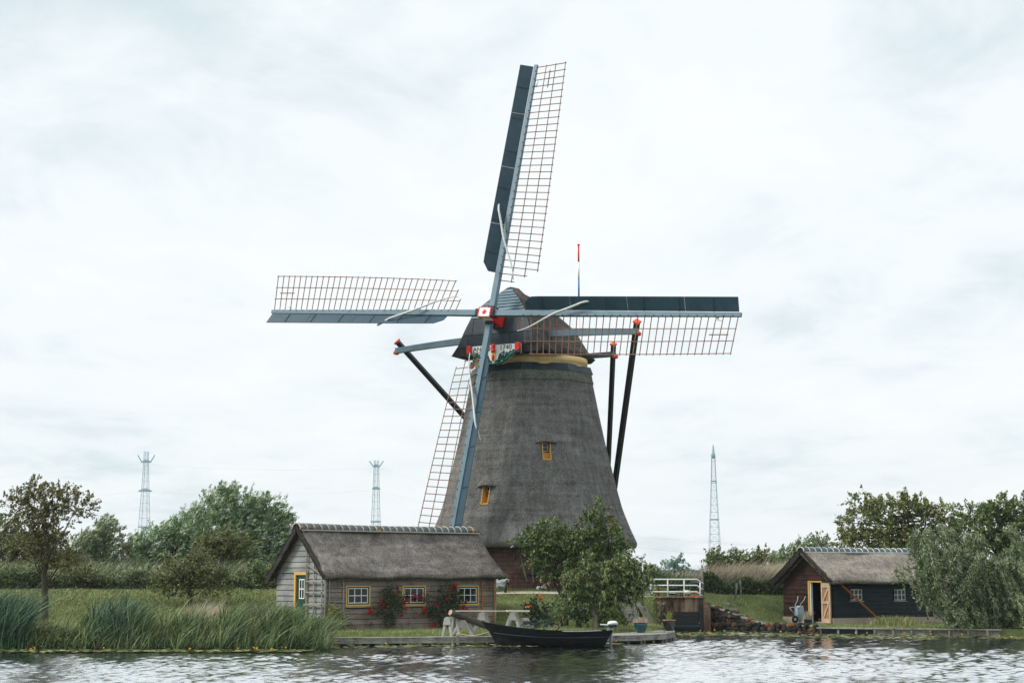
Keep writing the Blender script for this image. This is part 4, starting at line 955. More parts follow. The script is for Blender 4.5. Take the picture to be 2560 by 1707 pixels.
inn = MB(); rows2 = [[Vector((p.x + .10 * (1 - i / 24), p.y * (.80 if i < 8 else .9), max(p.z - .01, .16))) for p in r] for i, r in enumerate(rows[4:])]; inn.grid(rows2); inn.build('inner_hull', M['boat'], boat, True)
for s in (-1, 1):
    mb = MB(); mb.tube([Vector((r[0].x, s * abs(r[0].y), r[0].z)) for r in rows], .028, 6); mb.build('gunwale', M['boat'], boat, True)
    mb = MB(); mb.tube([Vector((r[2].x, s * (abs(r[2].y) + .008), r[2].z)) for r in rows[1:]], .016, 5); mb.build('rubbing_strake', M['darkblue'], boat, True)
mb = MB(); tp = []
for i in range(8):
    t = .62 + .30 * i / 7; r = bsec(t); tp.append([Vector((BL * t, y, r[0].z - .02 + .05 * (1 - (y / .6) ** 2) + .012 * math.sin(i * 2.3 + y * 9))) for y in (-.60, -.3, 0, .3, .60)])
mb.grid(tp); mb.build('tarpaulin', M['boat_in'], boat, True)
for t in (.3, .52): r = bsec(t); mb = MB(); mb.box((BL * t, 0, .40), (.22, 2 * abs(r[0].y) * .9, .035)); mb.build('thwart', M['boat'], boat)
ob = thing('outboard_motor', 'white and black outboard motor clamped to the stern of the black boat', 'outboard motor', (bx1 + .04, BYC + .1, 0), R(1.5))
mb = MB(); rows = []
for i, (x, w, z0, z1) in enumerate(((-.2, .05, .88, .95), (-.16, .13, .84, 1.0), (-.02, .16, .83, 1.03), (.14, .15, .84, 1.02), (.20, .10, .87, .97))): rows.append([Vector((x, w * math.cos(a), (z0 + z1) / 2 + (z1 - z0) / 2 * math.sin(a))) for a in [j * math.pi / 6 for j in range(12)]])
mb.grid(rows, True); mb.f += [tuple(range(11, -1, -1)), tuple(48 + i for i in range(12))]; mb.build('cowling', M['whiteplastic'], ob, True)
mb = MB(); mb.box((.0, 0, .83), (.34, .24, .11)); mb.build('motor_block', M['black'], ob, bevel=.03)
mb = MB(); mb.tube([(-.02, 0, .8), (-.06, 0, .4), (-.10, 0, -.2)], [.07, .055, .05], 8); mb.build('shaft', M['steel'], ob, True)
mb = MB(); mb.bar((-.12, 0, .86), (-.50, .03, .88), .06, .05); mb.build('tiller', M['whiteplastic'], ob, bevel=.01)
mb = MB(); mb.box((-.17, 0, .66), (.12, .26, .16)); mb.build('clamp', M['steel'], ob)
a = at(1146, 1583, 69.3); b = Vector((bx0 + .35, BYC - .02, .62))
rp = MB(); rp.tube([a.lerp(b, t) - Vector((0, 0, .12 * math.sin(t * math.pi))) for t in [i / 8 for i in range(9)]], .016, 6)
for k in range(3): rp.tube([(a.x + .085 * math.cos(q), a.y - .03 + .085 * math.sin(q), a.z - .03 * k) for q in [i * .7 for i in range(10)]], .018, 5)
tag(rp.build('mooring_rope', M['rope'], None, True), 'pale mooring rope from the jetty post to the boat bow', 'rope')
# ------------------------------------------------------------------ trestles, log and plank on the grass
def trestle(px_, py_base, Y, ztop, w, rz, label, gusset=True):
    p = at(px_, py_base, Y); p.z = G(p.x, p.y) - .02; h = ztop - p.z; t = thing('trestle', label, 'trestle', p, rz, 'wooden trestles on the bank')
    mb = MB(); mb.box((0, 0, h - .05), (w, .12, .10)); mb.build('top_beam', M['trestlewood'], t)
    for sx in (-1, 1):
        for sy in (-1, 1):
            mb = MB(); mb.bar((sx * (w / 2 - .06), sy * .06, h - .03), (sx * (w / 2 + .05), sy * .42, -.02), .10, .07, (1, 0, 0)); mb.build('leg', M['trestlewood'], t)
        if gusset:
            mb = MB(); x = sx * (w / 2 + .005); mb.prism([(x, -.12, h - .05), (x, .12, h - .05), (x, .17, h - .32), (x, -.17, h - .32)], (sx * .03, 0, 0)); mb.build('gusset_plate', M['trestlewood'], t)
    return t
trestle(1128, 1587, 69.9, 1.16, .7, R(62), 'wooden trestle carrying the thick sawn end of the log')
trestle(1160, 1590, 70.35, 1.02, .5, R(75), 'wooden trestle just behind the mooring post with the rope')
trestle(1207, 1587, 71.45, 1.30, .6, R(80), 'wooden trestle under the middle of the long pale plank, by the boat bow')
trestle(1284, 1582, 71.85, 1.30, .62, R(80), 'wooden trestle under the free right end of the long pale plank')
trestle(1311, 1580, 72.3, 1.05, .4, R(70), 'smallest wooden trestle standing to the right of the long plank')
a = at(1126, 1530, 69.85); b = at(1222, 1566, 71.1)
lg = thing('log', 'thick dark log with pale sawn end resting on the left trestles', 'log')
d = (b - a).normalized(); mb = MB(); mb.tube([a, a.lerp(b, .3), a.lerp(b, .65), b], [.125, .128, .135, .13], 14); mb.build('trunk', M['log'], lg, True)
mb = MB(); mb.tube([a - d * .006, a + d * .002], [.118, .122], 14); mb.build('sawn_end', M['logend'], lg)
a = at(1139, 1526.5, 71.2); b = at(1323, 1526.5, 71.9)
pk = thing('plank_board', 'long pale sawn plank laid across the trestles beside the boat', 'plank', (a + b) / 2)
mb = MB(); c = (a + b) / 2; mb.bar(a - c, (b - c) * .4, .10, .05); mb.bar((b - c) * .38, b - c, .24, .07); mb.build('board', M['palewood'], pk)
# ------------------------------------------------------------------ bicycles
def bicycle(name, label, loc, rz, lean, frame_m, extras):
    t = thing(name, label, 'bicycle', loc, rz); t.rotation_euler = (lean, 0, rz)
    for x in (-.53, .53):
        mb = MB(); mb.tube([(x + .33 * math.cos(a), 0, .34 + .33 * math.sin(a)) for a in [i * math.pi / 10 for i in range(21)]], .02, 6); w = mb.build('wheel', M['rubber'], t, True)
        mb = MB()
        for i in range(8): a_ = i * math.pi / 4; mb.tube([(x, 0, .34), (x + .32 * math.cos(a_), 0, .34 + .32 * math.sin(a_))], .004, 3)
        mb.tube([(x, -.04, .34), (x, .04, .34)], .025, 8); mb.build('spokes', M['steel'], w)['kind'] = 'stuff'
    mb = MB(); bb_, seat, head, hb = (-.08, 0, .30), (-.20, 0, .80), (.36, 0, .84), (.40, 0, .68)
    for p, q in ((bb_, seat), (bb_, hb), (seat, head), (bb_, (-.53, 0, .34)), ((-.19, 0, .76), (-.53, 0, .34)), (head, (.53, 0, .34)), (head, (.33, 0, .98))): mb.tube([p, q], .018, 6)
    mb.build('frame', frame_m, t, True)
    mb = MB(); mb.tube([(.12, -.28, 1.05), (.28, -.26, 1.06), (.35, -.1, 1.0), (.35, .1, 1.0), (.28, .26, 1.06), (.12, .28, 1.05)], .014, 6); mb.build('handlebar', M['black'], t, True)
    mb = MB(); mb.tube([(-.36, 0, .90), (-.26, 0, .92), (-.10, 0, .90)], [.09, .07, .03], 8); mb.tube([(-.22, 0, .78), (-.22, 0, .9)], .015, 6); mb.build('saddle', M['black'], t, True)
    mb = MB(); mb.box((-.55, 0, .74), (.36, .14, .02)); mb.build('luggage_rack', M['black'], t)
    if extras:
        mb = MB(); mb.prism([(.50, -.18, .78), (.50, .18, .78), (.50, .22, 1.02), (.50, -.22, 1.02)], (.32, 0, 0)); mb.build('basket', M['darkblue'], t)
        mb = MB(); mb.prism([(-.86, .03, .40), (-.58, .03, .34), (-.42, .03, .68), (-.82, .03, .68)], (0, .10, 0)); mb.build('pannier', M['black'], t)
        mb = MB(); mb.box((-.62, -.03, .50), (.34, .02, .12)); mb.build('number_plate', M['white'], t)
p = at(1712, 1489, 86.0); p.z = G(p.x, p.y)
bicycle('bicycle', 'black bicycle with front basket parked on the dike behind the white railing', p, R(-20), R(5), M['black'], True)
p = at(1345, 1576, 72.4); p.z = G(p.x, p.y) + .02
bicycle('bicycle', 'teal blue bicycle lying on the grass behind the black boat', p, R(8), R(58), M['teal'], False)
# ------------------------------------------------------------------ flower pots on the stage
def pot(px_, Y, h, r, mat, label, plant, lab2, tall):
    p = at(px_, 1560, Y); p.z = DZ; t = thing('flower_pot', label, 'flower pot', p)
    mb = MB(); mb.lathe([(r * .58, 0), (r * .62, .02), (r * .80, h * .35), (r * .96, h * .68), (r * .98, h * .8), (r * .88, h * .9), (r * .86, h * .93)], n=28); mb.build('body', mat, t, True)
    mb = MB(); mb.lathe([(r * .86, h * .92), (r * 1.02, h * .93), (r * 1.03, h), (r * .88, h), (r * .86, h * .96)], n=28); mb.build('rim', M['terracotta'], t, True)
    mb = MB(); mb.lathe([(0.01, h * .93), (r * .86, h * .93), (r * .86, h * .945), (.01, h * .96)], n=20); mb.build('soil', M['log'], t)
    return t, p
pot(1602, 74.2, .48, .30, M['pot_teal'], 'teal glazed flower pot standing on the jetty', None, None, 0)
pot(1673, 77.0, .49, .30, M['pot_dark'], 'black glazed flower pot on the jetty end before the lock gate', None, None, 0)
# ------------------------------------------------------------------ brick lock with wooden gate
LY = 84.6
def lw(px_, py_, y=LY): return at(px_, py_, y)
lock = thing('lock', 'brown brick lock with black wooden gate under the white railing', 'lock', (lw(1690, 1580).x, LY, 0))
LO = Vector((lw(1690, 1580).x, LY, 0))
def lp(px_, py_, y=LY): v = at(px_, py_, y) - LO; return v
zt = lp(1690, 1495).z
xl, xr, xg0, xg1 = lp(1600, 1500).x, lp(1776, 1500).x, lp(1647, 1500).x, lp(1758, 1500).x
def lock_wall(poly, name, y0, y1, mat=None):
    mb = MB(); mb.prism([(x, y0, z) for x, z in poly], (0, y1 - y0, 0)); o = mb.build(name, mat or M['brick_lock'], lock)
    uv_planar(o, lambda c, n: (c.x + c.y if abs(n.y) > .3 or abs(n.z) > .5 else c.y, c.z if abs(n.z) < .7 else c.y)); return o
lock_wall([(xl + .2, -.6), (xg0, -.6), (xg0, zt - .02), (xg0 - .12, zt - .02), (xl + .5, zt - .30), (xl + .2, zt - .42)], 'left_pier', 0, 1.5)
lock_wall([(xg1, -.6), (xr, -.6), (xr, zt - .55), (xr - .12, zt - .32), (xr - .34, zt - .1), (xg1 + .06, zt - .02), (xg1, zt - .02)], 'right_pier', 0, 1.5)
def m_stained():
    t = NT('stained_concrete'); n = t.noise(3.2, 6, .6, (1, 1, .12)); n2 = t.noise(6, 5, .7)
    c = t.ramp(t.math('MULTIPLY_ADD', n2, .25, t.math('MULTIPLY', n, .85)), [(.42, lin(62, 52, 46)), (.55, lin(112, 94, 82)), (.68, lin(156, 138, 122))])
    l = t.ramp(t.noise(3.5, 6, .7, off=(4, 1, 2)), [(.60, (0, 0, 0, 1)), (.66, (1, 1, 1, 1))]); c = t.mix(t.math('MULTIPLY', l, .7), c, lin(168, 98, 34)); t.bump(n2, .4, .02); return t.fin(c, .92, .15)
M['stained'] = m_stained()
lock_wall([(xg0 - .02, lp(1690, 1538).z), (xg1 + .02, lp(1690, 1538).z), (xg1 + .02, zt + .004), (xg0 - .02, zt + .004)], 'cross_wall', .08, 1.45, M['stained'])
mb = MB(); mb.box(((xg0 + xg1) / 2, .75, zt + .045), (xg1 - xg0 + .2, 1.6, .07)); mb.build('coping', M['stained'], lock, bevel=.02)
for x in (xg0 + .20, xg1 - .12): mb = MB(); mb.box((x, -.03, (zt - .32 - .3) / 2 + .0), (.17, .14, zt - .32 + .3)); mb.build('gate_post', M['black'], lock)
gx0, gx1 = xg0 + .29, xg1 - .21; n = 9
for k in range(4):
    z0 = .38 + k * .165; mb = MB(); mb.box(((gx0 + gx1) / 2, .03, z0 + .08), (gx1 - gx0, .06, .158)); mb.build('gate_board', M['black'], lock)
mb = MB(); mb.box(((gx0 + gx1) / 2, -.03, .33), (gx1 - gx0 + .3, .12, .09)); mb.build('gate_sill', M['darkblue'], lock)
n = 17
for k in range(n): mb = MB(); x = gx0 - .1 + (gx1 - gx0 + .2) * (k + .5) / n; mb.box((x, .0, .02), ((gx1 - gx0 + .2) / n * .82, .07, .52)); mb.build('sheet_pile', M['black'], lock)
mb = MB(); mb.bar((xg1 - .22, -.07, .45), (xg1 - .08, -.07, 1.0), .03, .03); mb.build('gate_rod', M['steel'], lock)
# leaning concrete slab and plank retaining wall left of the lock
P = [at(1594, 1514, 82.6), at(1615, 1514, 82.6), at(1640, 1567, 82.6), at(1621, 1567, 82.6)]
sl = thing('concrete_slab', 'grey concrete slab leaning against the left side of the lock', 'slab', P[3]); mb = MB(); mb.prism([p - P[3] for p in P], (.02, .16, 0)); mb.build('panel', M['concrete'], sl, bevel=.01)
rw = thing('retaining_wall', 'stacked grey sleepers holding the bank left of the lock', 'retaining wall', at(1580, 1550, 82.4))
o0 = rw.location.copy()
for k, (xa, xb, ya, yb) in enumerate(((1549, 1603, 1504, 1513.5), (1551, 1594, 1514.5, 1525), (1556, 1598, 1526, 1535.5), (1562, 1598, 1536.5, 1543.5), (1567, 1596, 1544.5, 1552), (1567, 1600, 1553, 1566))):
    Y = 82.7 - k * .06; a = at(xa, ya, Y) - o0; b = at(xb, yb, Y) - o0; mb = MB(); mb.hexa([(a.x, a.y, b.z), (b.x, a.y, b.z), (b.x, a.y + .25, b.z), (a.x, a.y + .25, b.z), (a.x, a.y, a.z), (b.x, a.y, a.z), (b.x, a.y + .25, a.z), (a.x, a.y + .25, a.z)]); mb.build('sleeper', M['oldwood'], rw)
# white railing on the lock
rl = thing('railing', 'white painted steel railing with three rails on top of the lock', 'railing', LO + Vector((0, .35, zt)))
def rp_(x4, y4): v = at(1560 + x4 * .15306, 1360 + y4 * .15306, LY + .35); return v - (LO + Vector((0, .35, zt)))
for i, x in enumerate((430, 712, 980, 1240)):
    q = rp_(x, 570); mb = MB(); mb.tube([(q.x, 0, -.12 if i == 0 else -.02), (q.x, 0, q.z + (-.16 if i in (0, 3) else 0))], .034, 8); mb.build('post', M['white'], rl, True)
for yy, xa, xb, dx, dz in ((572, 455, 1195, .33, .26), (670, 460, 1190, .22, .18), (775, 360, 1190, 0.0, 0.0)):
    a, b = rp_(xa, yy), rp_(xb, yy); pts = [Vector((a.x, 0, a.z)), Vector((b.x, 0, b.z))]
    if dx: pts = [pts[0] + Vector((-dx, .25, -dz))] + pts
    pts += [pts[-1] + Vector((.30, .12, -.20))]
    mb = MB(); mb.tube(pts, .034, 8); mb.build('rail', M['white'], rl, True)
q = rp_(412, 800); mb = MB(); mb.box((q.x, -.06, q.z), (.36, .10, .17)); mb.build('lock_box', M['white'], rl, bevel=.02)
a, b = rp_(350, 690), rp_(368, 790); mb = MB(); mb.tube([(a.x, 0, a.z), (b.x, 0, b.z)], .05, 8); mb.build('stub_post', M['white'], rl, True)
q = rp_(1035, 778); mb = MB(); mb.tube([(q.x - .15, -.06, q.z), (q.x + .12, -.06, q.z)], .085, 10); mb.build('lamp_tube', M['white'], rl, True)
q = rp_(575, 800); mb = MB()
for k in range(7): mb.lathe([(.03, -.04), (.06, 0), (.03, .04)], (q.x, .35, q.z + .22 - k * .075), 8)
ch = mb.build('chain', M['rust'], None, True); ch.location = rl.location; tag(ch, 'rusty red chain hanging behind the white railing', 'chain')
# tall posts and small things around the lock
def post(px_, y_top, y_bot, Y, r, mat, label, name='post', top_dx=0):
    b = at(px_, y_bot, Y); b.z = G(b.x, b.y) - .1; a = at(px_ + top_dx, y_top, Y); t = thing(name, label, 'post', b)
    mb = MB(); mb.tube([(0, 0, 0), (a.x - b.x, a.y - b.y, a.z - b.z)], [r, r * .9], 8); mb.build('shaft', M[mat], t, True)
    mb = MB(); mb.tube([Vector((a.x - b.x, a.y - b.y, a.z - b.z)), Vector((a.x - b.x, a.y - b.y, a.z - b.z + .02))], [r * .9, r * .6], 8); mb.build('post_top', M[mat], t)
post(1758, 1413, 1484, 86.2, .055, 'oldwood_z', 'tall thin grey post just right of the white railing', top_dx=-3)
post(1838, 1457, 1494, 88.6, .055, 'oldwood_z', 'short leaning grey post on the lawn left of the shed', top_dx=4)
post(1853, 1449, 1486, 90.5, .06, 'oldwood_z', 'short dark grey post behind the leaning one on the lawn', top_dx=-3)
post(1613, 1408, 1490, 84.9, .06, 'white', 'white slanting post showing above the small tree beside the lock', top_dx=-7)
post(1262, 1449, 1493, 83.6, .06, 'black', 'dark leaning stake on the path right of the cottage', top_dx=5)
lf = thing('rope_heap', 'small orange heap on top of the lock by the railing end', 'rope heap', lw(1740, 1494) + Vector((0, .6, .03)))
for k in range(3):
    mb = MB(); mb.tube([(.20 * (1 - k * .25) * math.cos(a), .14 * math.sin(a), .02 + k * .035) for a in [i * .5 for i in range(14)]], .022, 6); mb.build('coil', M['orange_red'], lf, True)
# ------------------------------------------------------------------ stone revetment right of the lock
rv = thing('stone_revetment', 'dark boulder revetment with orange lichen sloping down from the lock to the shed', 'stone wall')
def m_stone():
    t = NT('basalt_stone'); n = t.noise(4, 5, .65); oi = t.new('ShaderNodeObjectInfo'); c = t.ramp(n, [(.3, lin(28, 31, 32)), (.55, lin(52, 54, 52)), (.75, lin(88, 86, 80))])
    l = t.ramp(t.math('MULTIPLY_ADD', oi.outputs['Random'], .22, t.noise(5, 6, .7, off=(1, 8, 4))), [(.72, (0, 0, 0, 1)), (.78, (1, 1, 1, 1))]); c = t.mix(t.math('MULTIPLY', l, .85), c, lin(178, 112, 44)); c = t.objrand(c, .3); t.bump(n, .6, .05); return t.fin(c, .9, .15)
M['stone'] = m_stone()
variants = []
for k in range(6):
    bm = bmesh.new(); bmesh.ops.create_icosphere(bm, subdivisions=2, radius=1)
    for v in bm.verts: v.co = Vector([math.copysign(abs(c) ** .75, c) for c in v.co]) * rs.uniform(.86, 1.08)
    me = bpy.data.meshes.new('stone'); bm.to_mesh(me); bm.free(); me.materials.append(M['stone']); variants.append(me)
LINE = [(10.02, 85.35, 1.30), (11.0, 84.75, .92), (12.2, 83.85, .46), (13.4, 83.0, .40), (14.75, 82.0, .38)]
def on_line(s):
    i = min(int(s), len(LINE) - 2); f = s - i; a, b = LINE[i], LINE[i + 1]; return [a[j] + (b[j] - a[j]) * f for j in range(3)]
for i in range(27):
    s = (i + .5) / 27 * (len(LINE) - 1.001)
    x, y, zt_ = on_line(s); z = -.05; j = 0
    while z < zt_ - .02:
        o = bpy.data.objects.new('stone', rs.choice(variants)); COL.objects.link(o); o.parent = rv; h = rs.uniform(.11, .16)
        o.location = (x + rs.uniform(-.07, .07) + (.1 if j % 2 else 0), y - .28 + .22 * z / max(.4, zt_) + rs.uniform(-.05, .05), z + h * .6); o.scale = (rs.uniform(.12, .19), rs.uniform(.13, .2), h); o.rotation_euler = (rs.uniform(-.3, .3), rs.uniform(-.3, .3), rs.uniform(0, 6)); z += h * 1.45; j += 1
for k in range(12):
    a, b = on_line(k / 12 * (len(LINE) - 1.001)), on_line((k + 1) / 12 * (len(LINE) - 1.001)); mb = MB(); mb.bar((a[0], a[1] - .02, a[2] + .03), (b[0], b[1] - .02, b[2] + .03), .26, .09); mb.build('coping_stone', M['concrete'], rv, bevel=.015)
# stepping stones up the lawn
for k, (xs4, ys4) in enumerate(((1813, 1510), (1832, 1517), (1852, 1525.5), (1866, 1534), (1881, 1543), (1896, 1551))):
    Y = 87.2 - k * .52; p = at(xs4, ys4, Y); p.z = G(p.x, p.y) + .03; nm = ['uppermost', 'second', 'third', 'fourth', 'fifth', 'lowest'][k]
    t = thing('step', nm + ' grey concrete step from the top in the lawn right of the lock', 'step', p, R(-30)); mb = MB(); mb.box((0, 0, 0), (.50, .09, .14)); mb.build('riser', M['concrete'], t); mb = MB(); mb.box((.0, .2, .03), (.48, .30, .05)); mb.build('tread', M['concrete'], t)
# low sheet piling with posts below the shed
jt = thing('jetty', 'low dark timber bank edging with posts in front of the shed', 'jetty')
A_, B_ = Vector((14.75, 81.85)), Vector((22.5, 78.3)); L_ = (B_ - A_).length; t_ = (B_ - A_).normalized(); n_ = Vector((-t_.y, t_.x))
def jb(s0, s1, d0, d1, z0, z1, nm, mat):
    c = [A_ + t_ * s0 + n_ * d0, A_ + t_ * s1 + n_ * d0, A_ + t_ * s1 + n_ * d1, A_ + t_ * s0 + n_ * d1]; mb = MB(); mb.hexa([(p.x, p.y, z0) for p in c] + [(p.x, p.y, z1) for p in c]); return mb.build(nm, M[mat], jt)
k = 0; s = 0.0
while s < L_ - .1:
    dark = s < 2.6; jb(s, min(s + .86, L_), .02, .08, -.5, .30, 'sheet_board', 'black' if dark else 'oldwood_z'); jb(s + .02, s + .12, -.06, .02, -.5, .36, 'post', 'oldwood_z'); s += .87; k += 1
jb(-.1, 2.6, -.1, .14, .31, .375, 'capping', 'oldwood'); jb(2.62, L_, -.08, .12, .33, .385, 'capping', 'oldwood'); jb(.1, 3.3, -.32, -.12, .02, .07, 'wale', 'black')
# ------------------------------------------------------------------ wheelbarrow standing on its nose against the gable
wbp = at(1990, 1555, 84.6); wbp.z = .44
wb = thing('wheelbarrow', 'grey-blue wheelbarrow tipped upright against the red-brown shed gable', 'wheelbarrow', wbp, R(8))
def wl(x6, y6, dy=0): v = at(1930 + x6 * .14031, 1440 + y6 * .14031, 84.6) - wbp; return Vector((v.x, dy, v.z))
prof = [(418, 545), (470, 520), (555, 522), (575, 560), (572, 700), (545, 800), (500, 822), (440, 720)]
mb = MB(); pts = [wl(x, y) for x, y in prof]; c = sum(pts, Vector()) / len(pts)
rows = [[c + (p - c) * k + Vector((0, d, 0)) for p in pts] for k, d in ((.80, -.10), (.97, -.02), (1.0, .06), (.8, .34), (.66, .40))]
mb.grid(rows, True); mb.f.append(tuple(4 * 8 + i for i in range(8))); mb.f.append(tuple(7 - i for i in range(8))); mb.build('tray', M['trayblue'], wb, True)
for pts in ([(448, 352), (440, 430), (400, 500), (390, 680), (430, 830)], [(585, 352), (560, 420), (500, 490), (470, 620), (430, 820)]):
    mb = MB(); mb.tube([wl(x, y, -.14 + .0 * i) for i, (x, y) in enumerate(pts)], .022, 7); mb.build('handle_tube', M['steel'], wb, True)
mb = MB(); mb.tube([wl(300, 555, -.1), wl(395, 548, -.14), wl(490, 560, -.14)], .018, 6); mb.tube([wl(300, 560, -.1), wl(385, 670, -.12)], .018, 6); mb.build('leg_frame', M['steel'], wb, True)
q = wl(387, 760, -.2); mb = MB(); mb.tube([(q.x + .12 * math.cos(a), -.2, q.z + .13 * math.sin(a)) for a in [i * math.pi / 10 for i in range(21)]], .055, 8); wh = mb.build('wheel', M['rubber'], wb, True)
mb = MB(); mb.tube([(q.x, -.25, q.z), (q.x, -.15, q.z)], .07, 12); mb.build('rim', M['steel'], wh)
# small planter box by the shed door
p = at(2020, 1556, 83.7); p.z = .42; t = thing('planter', 'small dark planter tub with dry grass beside the shed door', 'planter', p); mb = MB(); mb.prism([(-.16, -.12, 0), (.16, -.12, 0), (.18, -.14, .26), (-.18, -.14, .26)], (0, .26, 0)); mb.build('tub', M['black'], t); PLANTER = p
mb = MB(); mb.box((0, .01, .265), (.37, .30, .03)); mb.build('rim', M['black'], t)
# white things on the mill mound
p = at(1350, 1480, 84.4); p.z = G(p.x, p.y); t = thing('canister', 'white plastic canister lying on the grass before the mill', 'canister', p, R(5)); mb = MB(); mb.box((0, 0, .11), (.34, .2, .18)); mb.build('body', M['whiteplastic'], t, bevel=.04); mb = MB(); mb.tube([(.17, 0, .13), (.21, 0, .13)], .03, 8); mb.build('cap', M['whiteplastic'], t)
p = at(1253, 1474, 85.0); p.z = G(p.x, p.y); t = thing('sack_pile', 'crumpled white sacks heaped against the mill base', 'sacks', p)
for k, (x, z, sx, sz, rx) in enumerate(((-.2, .3, .30, .16, .4), (.12, .36, .32, .14, -.3), (-.28, .10, .18, .2, .2), (.22, .12, .2, .16, -.6), (0, .18, .25, .14, .1))):
    bm = bmesh.new(); bmesh.ops.create_icosphere(bm, subdivisions=3, radius=1)
    for v in bm.verts: v.co *= 1 + .12 * math.sin(v.co.x * 7 + k) * math.sin(v.co.z * 6 + k * 2) + rs.uniform(-.04, .04)
    me = bpy.data.meshes.new('sack'); bm.to_mesh(me); bm.free(); o = link('sack', me, M['whiteplastic'], t); o.location = (x, rs.uniform(-.1, .1), z); o.scale = (sx, .2, sz); o.rotation_euler = (0, rx, 0)
# poles leaning on the brick base, one by one
for k, ((x0, y0), (x1, y1), lab) in enumerate((((1295, 1371), (1318, 1453), 'grey pole leaning on the brick base, the most slanted and leftmost of three'), ((1326, 1380), (1334, 1455), 'grey pole leaning on the brick base, middle of three'), ((1348, 1414), (1349, 1452), 'grey pole leaning on the brick base, short upright rightmost of three'))):
    a, b = at(x0, y0, 84.9), at(x1, y1, 84.35); t = thing('pole', lab, 'pole', b); mb = MB(); mb.tube([(0, 0, 0), a - b], [.04, .035], 7); mb.build('shaft', M['oldwood_z'], t, True)
    mb = MB(); mb.tube([a - b, (a - b) * 1.004], [.035, .02], 7); mb.build('tip', M['oldwood_z'], t)
# flagpole behind the cap
fp = thing('flagpole', 'tall thin flagpole banded red, white and blue behind the mill cap', 'flagpole', at(1451, 1450, 97))
fp.location.z = 1.9; X0 = fp.location.copy()
zs_ = [(1.9, at(1451, 752, 97).z, 'white'), (at(1451, 752, 97).z, at(1451, 742, 97).z, 'red'), (at(1451, 742, 97).z, at(1451, 698, 97).z, 'blue'), (at(1451, 698, 97).z, at(1451, 655, 97).z, 'white'), (at(1451, 655, 97).z, at(1451, 614, 97).z, 'red')]
for a, b, m_ in zs_: mb = MB(); mb.tube([(0, 0, a - X0.z), (0, 0, b - X0.z)], .05, 8); mb.build('pole_section', M[m_], fp, True)
mb = MB(); mb.lathe([(.02, 0), (.09, .03), (.09, .07), (.02, .1)], (0, 0, zs_[-1][1] - X0.z), 8); mb.build('finial', M['orange_red'], fp, True)
p = at(1596, 1452, 86.5); p.z = G(p.x, p.y); t = thing('wooden_chest', 'grey plank chest half hidden behind the cherry tree left of the railing', 'chest', p)
for k in range(3): mb = MB(); mb.box((0, 0, .12 + k * .2), (.62, .4, .19)); mb.build('plank', M['oldwood'], t)
mb = MB(); mb.box((0, 0, .655), (.68, .46, .05)); mb.build('lid', M['oldwood'], t)
# ------------------------------------------------------------------ plants
def leaf_quads(P, D, N, ln, wd):
    """rhombic leaves: P centres, D long axis, N rough normal, ln/wd lengths"""
    D = D / np.linalg.norm(D, axis=1, keepdims=True); S = np.cross(D, N); S /= (np.linalg.norm(S, axis=1, keepdims=True) + 1e-9)
    a = P - D * ln[:, None] * .5; c = P + D * ln[:, None] * .5; m = P - D * ln[:, None] * .08
    V = np.stack([a, m + S * wd[:, None] * .5, c, m - S * wd[:, None] * .5], 1).reshape(-1, 3)
    return V
def rnd_dir(n, r): v = r.normal(size=(n, 3)); return v / np.linalg.norm(v, axis=1, keepdims=True)
def crown_pts(lobes, r, per, shell=.55):
    """clump centres spread through ellipsoid lobes, and the outward direction at each"""
    C, O = [], []
    for c, rad, w in lobes:
        n = max(3, int(per * w)); d = rnd_dir(n, r); t = (shell + (1 - shell) * r.random(n)) ** .7; t *= np.where(r.random(n) < .25, r.random(n), 1.0)
        C.append(np.array(c) + d * t[:, None] * np.array(rad)); O.append(d)
    return np.concatenate(C), np.concatenate(O)
def lobe_d(x, y, Y, rx, ry, depth=.9): # lobe from displayed pixels at 2352 width
    p = atd(x, y, Y); s = K * Y / FPX; return ((p.x, p.y, p.z), (rx * s, (rx + ry) / 2 * s * depth, ry * s), rx * ry / 2000.)
def lobe_z(x, y, Y, rx, ry, ox, oy, sc_, depth=.9):
    p = at(ox + x * sc_, oy + y * sc_, Y); s = sc_ * Y / FPX; return ((p.x, p.y, p.z), (rx * s, (rx + ry) / 2 * s * depth, ry * s), rx * ry * sc_ * sc_ / 2000.)
def foliage(name, lobes, mat, parent, clumps, leaves, sig, ln, wd, r, bias=(0, 0, 0), droop=0.0, shell=.55):
    C, O = crown_pts(lobes, r, clumps, shell); n = len(C); bv = np.array(bias)
    k = np.maximum(4, (leaves * (.35 + 1.3 * r.random(n) ** 1.4)).astype(int)); idx = np.repeat(np.arange(n), k); m = len(idx)
    # every clump is a twig: leaves strung along a short curved shoot that grows outwards
    T = O * .8 + rnd_dir(n, r) * .7 + bv * .9 + np.array([0, 0, .45]); T /= np.linalg.norm(T, axis=1, keepdims=True); tl = sig * 3.2 * (.45 + 1.1 * r.random(n))
    u = r.random(m); tw = T[idx]; fall = np.zeros((m, 3)); fall[:, 2] = -(droop * .9 + .12) * (u * tl[idx]) ** 2 * 1.6
    P = C[idx] + tw * (u * tl[idx])[:, None] + fall + r.normal(size=(m, 3)) * (sig * .46 * (1.1 - .7 * u))[:, None]
    D = rnd_dir(m, r) * .75 + tw * .7 + bv * .5; D[:, 2] -= droop
    N = rnd_dir(m, r) + np.array([0, -.3, .6])
    l = ln * (.65 + .7 * r.random(m)); V = leaf_quads(P, D, N, l, wd * l / ln)
    o = np_mesh(name, V, np.arange(len(V)).reshape(-1, 4), mat, parent); return o, C
